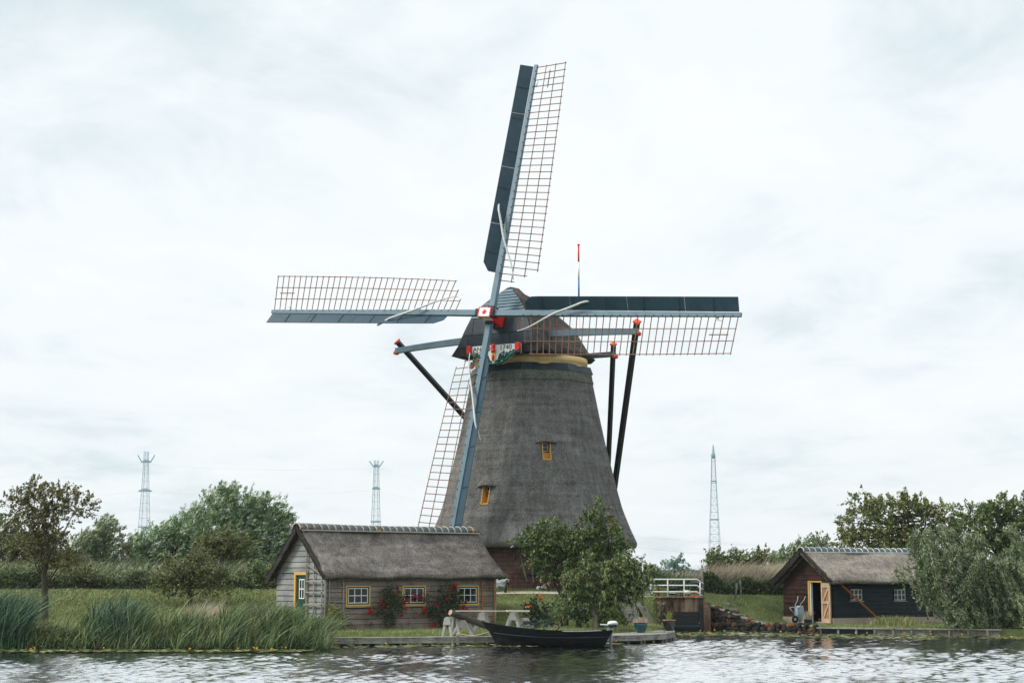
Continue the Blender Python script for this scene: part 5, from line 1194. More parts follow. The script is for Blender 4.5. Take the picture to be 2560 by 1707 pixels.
def trunk_mesh(name, base, lean_pts, r0, r1, C, nb, r, mat, parent, rb=.05, wob=.12, frac=.35):
    mb = MB(); P = [Vector(base)] + [Vector(p) for p in lean_pts]; n = len(P)
    fine = []
    for a, b in zip(P, P[1:]):
        for i in range(4): fine.append(a.lerp(b, i / 4) + Vector((r.normal() * .02, r.normal() * .02, 0)))
    fine.append(P[-1]); rr = [r0 + (r1 - r0) * (i / (len(fine) - 1)) ** .8 for i in range(len(fine))]; rr[0] *= 1.3
    mb.tube(fine, rr, 8)
    if len(C):
        for j in r.choice(len(C), min(nb, len(C)), replace=False):
            t = Vector(C[j]); s = fine[int(len(fine) * (frac + (1 - frac) * r.random()) - 1)]
            pts = []; L = (t - s).length
            for i in range(6):
                f = i / 5; q = s.lerp(t, f); q.z += math.sin(f * math.pi) * L * wob * (.4 + r.random() * .6); q.x += r.normal() * .03 * L * (f > 0); pts.append(q)
            mb.tube(pts, [rb * (1 - .82 * i / 5) for i in range(6)], 5, False)
    return mb.build(name, mat, parent, True)
def tree(name, label, cat, base, lean_pts, lobes, mat, bark, clumps, leaves, sig, ln, wd, seed, r0=.14, r1=.06, nb=14, rb=.05, group=None, bias=(0, 0, 0), droop=0.0, shell=.55, frac=.35):
    r = np.random.default_rng(seed); t = thing(name, label, cat, base, 0, group); o = Vector(base)
    LB_ = [((c[0] - o.x, c[1] - o.y, c[2] - o.z), rd, w) for c, rd, w in lobes]
    cr, C = foliage('crown', LB_, mat, t, clumps, leaves, sig, ln, wd, r, bias, droop, shell)
    trunk_mesh('trunk', (0, 0, -.15), [Vector(p) - o for p in lean_pts], r0, r1, C, nb, r, bark, t, rb, .12, frac)
    return t
def gz(p): p = Vector(p); p.z = ground(p.x, p.y) if p.y < 130 else 1.0; return p
Z2 = (1200, 1220, .26781)
# ---- pear tree before the mill
Y = 78.0; z2 = lambda x, y, YY=78.0: at(Z2[0] + x * Z2[2], Z2[1] + y * Z2[2], YY)
L2 = lambda x, y, rx, ry, YY=78.0: lobe_z(x, y, YY, rx, ry, *Z2)
tree('pear_tree', 'tall loose pear tree with dark trunk in front of the mill base', 'tree', gz(z2(800, 1190)), [z2(800, 1050), z2(690, 880), z2(720, 650), z2(880, 480)],
     [L2(480, 470, 110, 90), L2(640, 400, 120, 90), L2(620, 520, 170, 90), L2(860, 460, 170, 110), L2(1020, 400, 120, 120), L2(1110, 210, 40, 95), L2(985, 190, 22, 35), L2(1060, 300, 80, 80), L2(1200, 430, 110, 130), L2(1290, 520, 90, 70), L2(760, 640, 180, 100), L2(960, 620, 200, 110), L2(1180, 600, 150, 90), L2(560, 660, 90, 90), L2(640, 760, 70, 100), L2(430, 370, 30, 45), L2(1430, 610, 45, 40), L2(380, 500, 40, 40)],
     M['leaf_pear'], M['bark'], 130, 32, .125, .12, .06, 1, .12, .045, 26, .035, droop=.1)
L3 = lambda x, y, rx, ry: lobe_z(x, y, 75.2, rx, ry, *Z2); z3 = lambda x, y: z2(x, y, 75.2)
tree('cherry_tree', 'low spreading cherry tree with drooping olive leaves behind the outboard motor', 'tree', gz(z3(1080, 1275)), [z3(1080, 1200), z3(1040, 1100), z3(1080, 950)],
     [L3(840, 860, 80, 100), L3(960, 840, 100, 100), L3(1020, 680, 55, 90), L3(1130, 820, 110, 110), L3(1080, 960, 150, 80), L3(1260, 800, 110, 120), L3(1330, 680, 80, 90), L3(1420, 760, 90, 90), L3(1400, 900, 130, 80), L3(1530, 860, 70, 60), L3(1570, 790, 40, 60), L3(1240, 960, 120, 70), L3(900, 960, 80, 60), L3(1000, 1050, 100, 50), L3(1160, 1070, 130, 50), L3(1340, 1030, 110, 50), L3(860, 1030, 60, 50), L3(1480, 950, 70, 50)],
     M['leaf_cherry'], M['bark_light'], 145, 32, .115, .17, .05, 2, .13, .06, 24, .035, droop=1.1, frac=.5)
def shrub(name, label, lobes, mat, clumps, leaves, sig, ln, wd, seed, group=None, cat='shrub', bias=(0, 0, 0), droop=0.0, stems=8, bark='bark'):
    r = np.random.default_rng(seed); xs_ = [l[0][0] for l in lobes]; ys_ = [l[0][1] for l in lobes]; b = gz((sum(xs_) / len(xs_), sum(ys_) / len(ys_), 0)); t = thing(name, label, cat, b, 0, group)
    LB_ = [((c[0] - b.x, c[1] - b.y, c[2] - b.z), rd, w) for c, rd, w in lobes]; cr, C = foliage('foliage', LB_, mat, t, clumps, leaves, sig, ln, wd, r, bias, droop, .35)
    trunk_mesh('stem', (0, 0, -.1), [(0, 0, .25)], .035, .025, C, stems, r, M[bark], t, .02, .05, .1); return t
shrub('rose_bush', 'dark rose bush with an orange bloom right of the cottage', [L2(520, 1110, 105, 70, 76), L2(560, 1190, 110, 70, 76), L2(480, 1180, 70, 60, 76)], M['leaf_dark'], 120, 26, .10, .09, .055, 3)
shrub('low_shrub', 'low green shrub between the rose bush and the pear tree trunk', [L2(690, 1190, 90, 70, 76.6), L2(640, 1140, 60, 50, 76.6)], M['leaf_pear'], 110, 22, .10, .09, .04, 4)
shrub('low_shrub', 'dark leafy shrub between pear and cherry trunks', [L2(930, 1150, 90, 70, 76.4), L2(880, 1200, 80, 50, 76.4), L2(990, 1190, 70, 60, 76.4)], M['leaf_dark'], 120, 24, .1, .09, .05, 5)
shrub('low_shrub', 'glossy light-leaved shrub left of the stacked sleepers', [L2(1240, 1150, 65, 85, 77.2), L2(1200, 1200, 60, 50, 77.2), L2(1290, 1210, 60, 60, 77.2)], M['leaf_light'], 120, 22, .09, .085, .05, 6)
shrub('low_shrub', 'dark green shrub behind the cherry trunk', [L2(1120, 1110, 110, 70, 77.4), L2(1180, 1050, 70, 60, 77.4)], M['leaf_dark'], 110, 24, .1, .09, .05, 7)
shrub('low_shrub', 'broad mid-green shrub filling the space under the cherry crown', [L2(1000, 1120, 90, 60, 77), L2(1080, 1170, 110, 60, 77), L2(1220, 1080, 90, 60, 77), L2(1180, 1180, 90, 50, 77)], M['leaf_pear'], 120, 24, .11, .10, .06, 9)
shrub('low_shrub', 'mid-green shrub around the foot of the pear tree', [L2(760, 1120, 70, 60, 77.2), L2(830, 1180, 80, 60, 77.2), L2(700, 1090, 60, 50, 77.2)], M['leaf_pear'], 110, 22, .11, .10, .05, 10)
shrub('low_shrub', 'dark trailing shrub at the foot of the stacked sleepers', [L2(1370, 1240, 60, 40, 79.5), L2(1330, 1250, 50, 35, 79.5)], M['leaf_dark'], 120, 20, .09, .08, .05, 8)
# ---- left side
tree('gnarled_tree', 'gnarled leaning tree with thin bronze crown on the left bank', 'tree', gz(atd(103, 1412, 74)), [atd(104, 1360, 74), atd(100, 1320, 74), atd(112, 1275, 74), atd(100, 1220, 74), atd(110, 1160, 74)],
     [lobe_d(40, 1150, 74, 35, 25), lobe_d(75, 1120, 74, 22, 20), lobe_d(100, 1150, 74, 55, 30), lobe_d(140, 1140, 74, 40, 26), lobe_d(190, 1160, 74, 25, 28), lobe_d(120, 1190, 74, 60, 24), lobe_d(60, 1190, 74, 50, 20), lobe_d(110, 1230, 74, 35, 22), lobe_d(150, 1290, 74, 30, 25), lobe_d(120, 1290, 74, 40, 20), lobe_d(60, 1250, 74, 50, 20)],
     M['leaf_brown'], M['bark'], 115, 30, .11, .10, .055, 11, .17, .05, 26, .035, bias=(.3, 0, .1), frac=.25)
tree('small_tree', 'small round-crowned tree leaning left of the cottage gable', 'tree', gz(atd(432, 1386, 79)), [atd(440, 1368, 79), atd(425, 1350, 79), atd(420, 1320, 79)],
     [lobe_d(385, 1320, 79, 35, 26), lobe_d(425, 1305, 79, 45, 26), lobe_d(470, 1315, 79, 45, 28), lobe_d(430, 1340, 79, 60, 22), lobe_d(500, 1345, 79, 30, 24), lobe_d(375, 1350, 79, 25, 20), lobe_d(455, 1285, 79, 16, 22)],
     M['leaf_olive'], M['bark'], 110, 24, .13, .12, .07, 12, .10, .04, 22, .03)
W_ = (.95, 0, .55)
WIL = [('silver willow blown to the right, tallest tree left of the cottage', [(500, 1165, 40, 45), (520, 1140, 26, 26), (555, 1185, 60, 50), (600, 1175, 35, 40), (640, 1190, 22, 38), (520, 1225, 70, 45), (600, 1240, 55, 45), (655, 1235, 25, 50), (450, 1200, 35, 35), (600, 1290, 70, 35), (650, 1290, 30, 35), (520, 1290, 60, 30)], 98, 'leaf_silver', 31),
       ('silver green willow low behind the small round tree', [(395, 1225, 40, 30), (435, 1215, 40, 35), (360, 1240, 40, 30), (320, 1260, 30, 25), (420, 1260, 60, 30), (350, 1290, 60, 28), (440, 1295, 60, 28)], 100, 'leaf_silver', 32),
       ('olive green bush in front of the silver willow', [(500, 1250, 40, 28), (465, 1262, 30, 22), (545, 1258, 30, 28), (505, 1285, 60, 24)], 92, 'leaf_olive', 33),
       ('tall feathery willow right of the gnarled tree', [(235, 1215, 24, 28), (255, 1235, 18, 26), (215, 1245, 35, 35), (190, 1265, 40, 35), (245, 1275, 28, 30), (220, 1300, 50, 26), (275, 1300, 30, 20)], 99, 'leaf_willow', 34),
       ('dark willow behind the gnarled tree at the left edge', [(20, 1235, 40, 40), (70, 1260, 45, 35), (110, 1255, 40, 30), (20, 1290, 50, 35), (150, 1285, 40, 25), (-40, 1250, 40, 50), (60, 1310, 90, 24), (150, 1305, 50, 22)], 96, 'leaf_olive', 35),
       ('brown green shrub in the gap left of the silver willows', [(300, 1275, 28, 22), (330, 1285, 30, 20), (290, 1255, 10, 25)], 101, 'leaf_brown', 36)]
for lab, lb, Y, mt, sd in WIL:
    b = gz(atd(sum(l[0] for l in lb) / len(lb), 1340, Y)); tree('willow_tree', lab, 'tree', b, [b + Vector((.2, 0, 1.5)), b + Vector((.5, 0, 3.0))], [lobe_d(x, y, Y, a, c) for x, y, a, c in lb], M[mt], M['bark'], 130, 36, .19, .20, .05, sd, .16, .07, 18, .05, 'trees beyond the dike', W_, shell=.4)
for k, (lab, lb, mt) in enumerate((('low olive shrub on the dike right of the gnarled tree', [(190, 1322, 26, 16), (215, 1330, 22, 13)], 'leaf_olive'), ('pale green shrub on the dike left of the small round tree', [(290, 1328, 28, 14), (318, 1322, 16, 14)], 'leaf_willow'), ('leafy green shrub on the dike beside the cottage eave', [(580, 1318, 26, 18), (606, 1326, 20, 14), (555, 1330, 22, 12)], 'leaf_pear'), ('dark green shrub on the dike at the left edge', [(30, 1326, 30, 16), (62, 1332, 22, 12)], 'leaf_pear'))):
    shrub('dike_shrub', lab, [lobe_d(x, y, 86.4 + k * .2, a, c) for x, y, a, c in lb], M[mt], 170, 26, .14, .14, .06, 110 + k, 'shrubs along the left dike', bias=(.3, 0, .2))
# ---- right side
tree('broad_tree', 'broad olive-green tree with dark limbs rising behind the shed', 'tree', gz(atd(2085, 1330, 106)), [atd(2085, 1290, 106), atd(2095, 1260, 106), atd(2080, 1210, 106), atd(2050, 1180, 106)],
     [lobe_d(1960, 1215, 106, 35, 30), lobe_d(1985, 1170, 106, 28, 30), lobe_d(2020, 1190, 106, 40, 35), lobe_d(2060, 1160, 106, 45, 24), lobe_d(2090, 1165, 106, 25, 22), lobe_d(2120, 1195, 106, 35, 30), lobe_d(2165, 1190, 106, 35, 32), lobe_d(2200, 1215, 106, 22, 28), lobe_d(2050, 1225, 106, 55, 26), lobe_d(1980, 1250, 106, 50, 24), lobe_d(2130, 1250, 106, 60, 28), lobe_d(2060, 1270, 106, 60, 22)],
     M['leaf_broad'], M['bark'], 85, 38, .24, .18, .10, 41, .30, .12, 34, .10)
tree('bushy_tree', 'dense green tree behind the willow at the right edge', 'tree', gz(atd(2300, 1340, 102)), [atd(2300, 1290, 102), atd(2295, 1240, 102), atd(2300, 1190, 102)],
     [lobe_d(2240, 1190, 102, 28, 24), lobe_d(2235, 1225, 102, 35, 30), lobe_d(2290, 1170, 102, 40, 28), lobe_d(2300, 1215, 102, 50, 35), lobe_d(2350, 1180, 102, 36, 34), lobe_d(2370, 1230, 102, 50, 40), lobe_d(2270, 1250, 102, 50, 24), lobe_d(2330, 1270, 102, 60, 30)],
     M['leaf_pear'], M['bark'], 105, 34, .20, .17, .10, 42, .26, .10, 26, .09, bias=(.25, 0, .2))
for lab, lb, Y, mt, sd in (('pale feathery willow just left of the shed roof', [(1820, 1275, 30, 20), (1850, 1258, 26, 20), (1885, 1245, 22, 18), (1810, 1300, 40, 22), (1860, 1290, 40, 25), (1775, 1300, 25, 22)], 104, 'leaf_willow', 43),
                           ('slender green bush left of the reed bed by the mast', [(1640, 1285, 16, 22), (1655, 1300, 20, 16), (1630, 1300, 14, 16)], 97, 'leaf_pear', 44),
                           ('upright twiggy bush in the middle of the reed bed', [(1688, 1282, 18, 22), (1705, 1295, 22, 16), (1672, 1298, 16, 14)], 97, 'leaf_pear', 45),
                           ('rounded green bush at the right of the reed bed', [(1740, 1290, 24, 18), (1755, 1275, 16, 14), (1725, 1300, 20, 14)], 98, 'leaf_olive', 46)):
    b = gz(atd(sum(l[0] for l in lb) / len(lb), 1345, Y)); tree('willow_tree' if 'willow' in lab else 'bush', lab, 'tree' if 'willow' in lab else 'bush', b, [b + Vector((.05, 0, .8)), b + Vector((.1, 0, 1.6))], [lobe_d(x, y, Y, a, c) for x, y, a, c in lb], M[mt], M['bark'], 240, 20, .15, .17, .07, sd, .10, .04, 16, .03, 'trees beyond the dike', (.3, 0, .3), shell=.3)
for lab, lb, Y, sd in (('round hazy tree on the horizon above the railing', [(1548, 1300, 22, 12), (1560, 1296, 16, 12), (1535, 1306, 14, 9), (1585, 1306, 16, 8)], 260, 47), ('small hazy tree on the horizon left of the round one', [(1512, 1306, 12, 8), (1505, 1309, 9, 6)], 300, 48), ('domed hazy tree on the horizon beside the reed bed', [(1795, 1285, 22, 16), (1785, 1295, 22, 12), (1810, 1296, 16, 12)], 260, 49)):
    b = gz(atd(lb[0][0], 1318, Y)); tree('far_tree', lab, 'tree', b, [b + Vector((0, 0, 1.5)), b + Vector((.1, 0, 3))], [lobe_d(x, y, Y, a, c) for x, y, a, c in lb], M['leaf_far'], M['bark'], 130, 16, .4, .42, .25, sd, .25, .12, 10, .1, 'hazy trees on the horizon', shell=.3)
b_ = gz(atd(1470, 1340, 92)); tree('bush', 'pale green bush between the mill and the railing', 'bush', b_, [b_ + Vector((.05, 0, .6)), b_ + Vector((.1, 0, 1.2))], [lobe_d(1465, 1305, 92, 22, 18), lobe_d(1485, 1318, 20, 18) if False else lobe_d(1485, 1318, 92, 18, 18), lobe_d(1455, 1325, 92, 24, 16)], M['leaf_willow'], M['bark'], 80, 20, .14, .15, .05, 50, .08, .03, 12, .03)
# ---- weeping willow at the right: hanging strands of narrow leaves
def weeping(label, dome, Y, seed, n_str, mat, base_d):
    r = np.random.default_rng(seed); b = gz(atd(base_d[0], base_d[1], Y)); t = thing('weeping_willow', label, 'tree', b); PP, DD = [], []; starts = []
    for (x, y, rx, ry, ylow) in dome:
        n = int(n_str * rx * ry / 2500.)
        nc = max(3, n // 16); cl = []
        for _ in range(nc):
            a = r.random() * 6.283; q = math.sqrt(r.random()); cl.append((x + rx * q * math.cos(a), y + ry * q * math.sin(a), r.normal() * rx * K * Y / FPX * .55, r.normal(.32, .45), r.uniform(.7, 1.35)))
        for _ in range(n):
            s = K * Y / FPX; ca = cl[r.integers(nc)]; p = np.array(atd(ca[0] + r.normal() * 5, ca[1] + r.normal() * 4, Y + ca[2] + r.normal() * .18))
            zl = atd(x, ylow, Y).z + abs(r.normal()) * .5; L = max(.5, min(p[2] - zl, r.uniform(.9, 2.4) * ca[4])); m = int(L / .026); tt = np.linspace(0, 1, m); sway = ca[3] + r.normal(0, .16); cur = r.normal(0, .15); out = r.normal(0, .25)
            pts = np.stack([p[0] + sway * L * tt ** 1.3 * .6 + cur * np.sin(tt * 4), p[1] + out * tt * L * .4, p[2] - L * tt + .25 * np.sin(tt * 1.5)], 1)
            d = np.gradient(pts, axis=0); d /= np.linalg.norm(d, axis=1, keepdims=True) + 1e-9
            PP.append(pts + r.normal(size=pts.shape) * .045); DD.append(d + r.normal(size=pts.shape) * .55 + np.array([.25, 0, 0])); starts.append(p)
    P = np.concatenate(PP) - np.array(b); D = np.concatenate(DD); m = len(P); ln = .15 * (.6 + .8 * r.random(m)); V = leaf_quads(P, D, rnd_dir(m, r) + np.array([0, -.4, .3]), ln, ln * .27)
    np_mesh('crown', V, np.arange(len(V)).reshape(-1, 4), M[mat], t)
    S = np.array(starts) - np.array(b); trunk_mesh('trunk', (0, 0, -.2), [(.1, 0, 1.2), (.2, .1, 2.4)], .30, .16, S, 40, r, M['bark'], t, .07, .15, .4)
weeping('grey-green weeping willow hanging over the water in front of the shed', [(2108, 1222, 22, 18, 1300), (2090, 1250, 30, 30, 1380), (2130, 1250, 40, 35, 1440), (2180, 1240, 45, 40, 1450), (2240, 1245, 50, 45, 1455), (2300, 1260, 50, 50, 1455), (2350, 1270, 50, 50, 1455), (2150, 1310, 60, 50, 1455), (2220, 1320, 70, 60, 1460), (2300, 1340, 70, 60, 1462), (2370, 1340, 50, 60, 1462), (2190, 1390, 60, 40, 1462), (2270, 1400, 80, 45, 1465), (2350, 1400, 50, 45, 1465), (2062, 1290, 16, 22, 1370)], 79.6, 61, 105, 'leaf_willow', (2270, 1440))
# ---- reeds, irises and grass
def blades(name, base, h, lean_v, wd, mat, r, parent=None, seg=4, bend=.5):
    n = len(base); ang = r.random(n) * 6.283; side = np.stack([np.cos(ang), np.sin(ang) * .5, np.zeros(n)], 1); side /= np.linalg.norm(side, axis=1, keepdims=True)
    rows = []
    for i in range(seg + 1):
        t = i / seg; off = lean_v * (t ** 1.8)[..., None] if hasattr(t, 'shape') else lean_v * t ** 1.9
        z = h * (t - bend * .35 * t ** 3); p = base + off * h[:, None]; p[:, 2] = base[:, 2] + z
        w = (wd * (1 - t ** 2.2) + .002)[:, None] * .5; rows.append((p - side * w, p + side * w))
    V = np.stack([q for a in rows for q in a], 1).reshape(-1, 3); o = np.arange(n)[:, None] * (2 * (seg + 1)); F = []
    for i in range(seg): F.append(o + np.array([2 * i, 2 * i + 1, 2 * i + 3, 2 * i + 2]))
    F = np.stack(F, 1).reshape(-1, 4); return np_mesh(name, V, F, mat, parent)
def gzn(x, y): return np.array([ground(a, b) for a, b in zip(x, y)])
r = np.random.default_rng(77)
def reed_patch(n, pxa, pxb, Ya, Yb, hm, hs, mat, label, name, lean=(.42, -.05), wd=.03, clump=None, kind='stuff', cat=None):
    rel = Ya < 10; Ya, Yb = (Ya + 65.0, Yb + 65.0) if rel else (Ya, Yb); Y = r.uniform(Ya, Yb, n); px_ = r.uniform(pxa, pxb, n)
    if clump is not None: 
        c = r.integers(0, clump, n); cx_ = r.uniform(pxa, pxb, clump); cy_ = r.uniform(Ya, Yb, clump); px_ = cx_[c] + r.normal(0, (pxb - pxa) / clump * .45, n); Y = np.clip(cy_[c] + r.normal(0, .25, n), Ya - .2, Yb + .2)
    x = (px_ - CX) / FPX * Y; b = np.stack([x, Y, np.maximum(gzn(x, Y), -.05) - .03], 1); h = np.maximum(.2, r.normal(hm, hs, n))
    lv = np.stack([r.normal(lean[0], .28, n), r.normal(lean[1], .2, n), np.zeros(n)], 1); o = blades(name, b, h, lv, wd * (.7 + .6 * r.random(n)), mat, r); tag(o, label, None, kind=kind); return o
reed_patch(3200, 225, 800, .0, 2.6, 1.0, .34, M['reed'], 'tall green reeds bent by the wind along the left bank', 'reeds', (.36, -.05), .042, clump=56)
reed_patch(2400, 240, 830, .3, 3.0, .8, .35, M['grasslong'], 'straw-coloured stalks among the left bank reeds', 'dry_stalks', (.30, 0), .02)
reed_patch(2200, 560, 815, 1.0, 3.6, 1.34, .24, M['reed'], 'tall green reeds in front of the cottage gable', 'reeds', (.34, 0), .040, clump=30)
reed_patch(2200, -70, 80, -.1, 2.2, 1.7, .4, M['iris'], 'blue-green iris clump at the left edge of the bank', 'irises', (.30, 0), .045)
reed_patch(800, 245, 345, .2, 2.0, 1.5, .35, M['iris'], 'dark blue-green iris clump in the middle of the left bank', 'irises', (.25, 0), .045)
reed_patch(2600, 60, 830, -.15, .9, .75, .25, M['reed'], 'short reed shoots at the waterline of the left bank', 'reeds', (.3, 0), .028)
reed_patch(14000, -60, 800, 66.5, 74, .55, .2, M['grasslong'], 'rough long grass on the slope behind the reeds', 'long_grass', (.3, 0), .014)
reed_patch(700, 470, 560, 72.5, 75.5, 1.15, .2, M['dryreed'], 'pale dry grass plumes left of the cottage', 'dry_grass', (.3, 0), .016)
reed_patch(2600, -80, 720, 88, 92, 1.5, .35, M['dryreed'], 'pale dry reed bed behind the dike on the left', 'dry_reeds', (.35, 0), .022)
reed_patch(7500, -80, 730, 87.5, 91.5, 1.45, .35, M['reed'], 'green reeds growing among the dry ones behind the left dike', 'reeds', (.4, 0), .03)
reed_patch(6000, 1752, 1990, 93.5, 98, 1.8, .3, M['dryreed'], 'pale dry reed bed left of the shed', 'dry_reeds', (.35, 0), .026)
reed_patch(1500, 1640, 1760, 96, 99, 1.25, .3, M['dryreed'], 'low pale reeds behind the railing', 'dry_reeds', (.35, 0), .024)
reed_patch(3500, 1560, 1900, 92, 95, 1.0, .25, M['reed'], 'green reeds in front of the far buildings', 'reeds', (.4, 0), .03)
# dense dark hedge strips along the foot of the reeds
def hedge(label, pxa, pxb, Y, hm, seed, n=9000):
    q = np.random.default_rng(seed); Yv = q.uniform(Y, Y + 1.3, n); x = (q.uniform(pxa, pxb, n) - CX) / FPX * Yv; hh = hm * (.70 + .30 * np.sin(x * 1.1) * np.sin(x * .37 + 1) + .28 * np.sin(x * 2.7 + 2) * np.sin(x * .9)); Yv = Yv + .8 * np.sin(x * .5); z = gzn(x, Yv) + q.random(n) * hh
    P = np.stack([x, Yv, z], 1); ln = .2 * (.6 + .8 * q.random(n)); D = rnd_dir(n, q) + np.array([.4, 0, .7]); V = leaf_quads(P, D, rnd_dir(n, q) + np.array([0, -.5, .3]), ln, ln * .3); tag(np_mesh('undergrowth', V, np.arange(len(V)).reshape(-1, 4), M['leaf_hedge']), label, None, kind='stuff')
hedge('dark rough undergrowth along the left dike', -80, 740, 85.6, 1.25, 91, 22000)
hedge('dark rough undergrowth between the lawn and the right reed bed', 1750, 2000, 91.2, 1.25, 92, 9000)
def scrub(label, pxa, pxb, Ya, Yb, hm, seed, n, mat):
    q = np.random.default_rng(seed); Yv = q.uniform(Ya, Yb, n); x = (q.uniform(pxa, pxb, n) - CX) / FPX * Yv; hh = hm * (.55 + .45 * np.sin(x * 2.3 + 1) * np.sin(x * .9 + Yv)); z = np.maximum(gzn(x, Yv), 0) + q.random(n) * np.maximum(hh, .1)
    P = np.stack([x, Yv, z], 1); ln = .13 * (.6 + .8 * q.random(n)); D = rnd_dir(n, q) + np.array([.3, 0, .5]); V = leaf_quads(P, D, rnd_dir(n, q) + np.array([0, -.5, .3]), ln, ln * .3); tag(np_mesh('undergrowth', V, np.arange(len(V)).reshape(-1, 4), M[mat]), label, None, kind='stuff')
scrub('dull green scrub between the two iris clumps on the left bank', 60, 270, 64.9, 68.5, .75, 93, 9000, 'leaf_olive')
scrub('tangled weeds along the waterline below the left reeds', 0, 830, 64.8, 65.9, .35, 94, 9000, 'leaf_hedge')
scrub('uneven weeds on the left dike slope', -60, 760, 74, 84.5, .30, 95, 16000, 'leaf_olive')
# lawn
def lawn(n, pxa, pxb, Ya, Yb, hm, mat, label, wd=.012):
    Y = r.uniform(Ya, Yb, n); x = (r.uniform(pxa, pxb, n) - CX) / FPX * Y; z = gzn(x, Y); k = z > .1; x, Y, z = x[k], Y[k], z[k]; m = len(x); h = hm * (.5 + r.random(m)); b = np.stack([x, Y, z - .02], 1)
    lv = np.stack([r.normal(.25, .35, m), r.normal(0, .25, m), np.zeros(m)], 1); tag(blades('grass', b, h, lv, np.full(m, wd), mat, r, seg=1), label, None, kind='stuff')
lawn(50000, -60, 860, 72, 87, .20, M['grass'], 'rough grass on the left dike slope', .022)
lawn(30000, 815, 1640, 70, 79, .13, M['grass'], 'short grass and daisies in the cottage yard', .018)
lawn(40000, 1200, 1700, 78, 88, .12, M['grass'], 'mown grass on the mill mound', .02)
lawn(45000, 1700, 2400, 79.5, 93, .11, M['grass'], 'mown lawn on the slope beside the shed', .02)
# ---- climbing roses on the cottage front
CO = Vector((-7.90, 72.0, .5)); cu, cv = math.cos(R(40)), math.sin(R(40))
def cw(x, y, z): return Vector((CO.x + x * cu - y * cv, CO.y + x * cv + y * cu, CO.z + z))
def climber(label, spots, blooms, seed, mat='leaf_rose', bloom='rose', stems=5, leafn=26, x0=None):
    q = np.random.default_rng(seed); xm = x0 if x0 is not None else sum(s[0] for s in spots) / len(spots); b = cw(xm, -.22, -.03); t = thing('climbing_rose', label, 'rose', b, 0); o = np.array(b); Cc = []
    for x, z, rx, rz in spots:
        for _ in range(int(46 * rx * rz / .16) + 4):
            a = q.random() * 6.283; s = math.sqrt(q.random()); Cc.append(np.array(cw(x + rx * 1.3 * s * math.cos(a), -.20 - .22 * q.random(), z + rz * 1.2 * s * math.sin(a))) - o)
    Cc = np.array(Cc); n = len(Cc); idx = np.repeat(np.arange(n), 9); m = len(idx); P = Cc[idx] + q.normal(size=(m, 3)) * .07; ln = .085 * (.6 + .8 * q.random(m)); V = leaf_quads(P, rnd_dir(m, q), rnd_dir(m, q) + np.array([0, -.7, .4]), ln, ln * .6); np_mesh('foliage', V, np.arange(len(V)).reshape(-1, 4), M[mat], t)
    trunk_mesh('stem', (0, 0, -.05), [(0, 0, .35), (.05, 0, .8)], .022, .014, Cc, stems, q, M['bark_light'], t, .014, .05, .2)
    for x, z, k in blooms:
        Pc = []
        for _ in range(max(1, int(k * .9))): Pc.append(np.array(cw(x + q.normal() * .07, -.34, z + q.normal() * .06)) - o)
        Pc = np.array(Pc); i2 = np.repeat(np.arange(len(Pc)), 14); mm = len(i2); P = Pc[i2] + q.normal(size=(mm, 3)) * .032; l2 = np.full(mm, .085); V = leaf_quads(P, rnd_dir(mm, q), rnd_dir(mm, q), l2, l2 * .8); np_mesh('blossom', V, np.arange(len(V)).reshape(-1, 4), M[bloom], t)
climber('red climbing rose between the first and middle cottage windows', [(3.05, 1.35, .45, .35), (3.3, .9, .5, .35), (3.2, 1.65, .35, .25), (2.5, .82, .35, .15), (3.6, 1.2, .35, .3), (3.2, .4, .25, .35)],
        [(2.05, .72, 5), (2.0, .88, 3), (2.65, 1.04, 5), (2.92, 1.02, 4), (3.05, 1.32, 2), (3.35, 1.5, 3), (3.55, 1.72, 2), (3.7, .62, 3), (3.85, 1.2, 3), (3.95, 1.02, 3), (4.1, 1.24, 3), (2.75, 1.32, 2), (4.35, 1.52, 2)], 71, x0=3.1)
climber('red climbing rose between the middle and right cottage windows, spreading over the middle pane', [(6.3, 1.6, .5, .35), (6.6, 1.2, .4, .4), (5.9, .9, .5, .35), (6.4, .6, .45, .4), (5.4, .75, .35, .2), (5.0, 1.4, .35, .15), (6.9, 1.2, .25, .4), (6.1, .2, .35, .2)],
        [(4.65, 1.52, 4), (4.85, 1.46, 3), (4.45, 1.46, 3), (6.75, 1.88, 6), (6.55, 1.82, 4), (6.15, 1.35, 4), (6.3, 1.28, 3), (5.05, .82, 4), (5.0, .68, 4), (5.55, .95, 3), (6.1, .68, 2), (7.15, .95, 5), (7.3, 1.22, 2), (5.6, .16, 5), (6.15, .12, 6), (6.85, 1.18, 2), (6.45, .68, 3), (4.75, .62, 2), (7.3, .8, 3)], 72, x0=6.3)
climber('small light green climbing plant at the left corner of the cottage front', [(.35, .55, .3, .35), (.55, .2, .25, .2), (.15, .85, .15, .25)], [], 73, 'leaf_light', x0=.35)
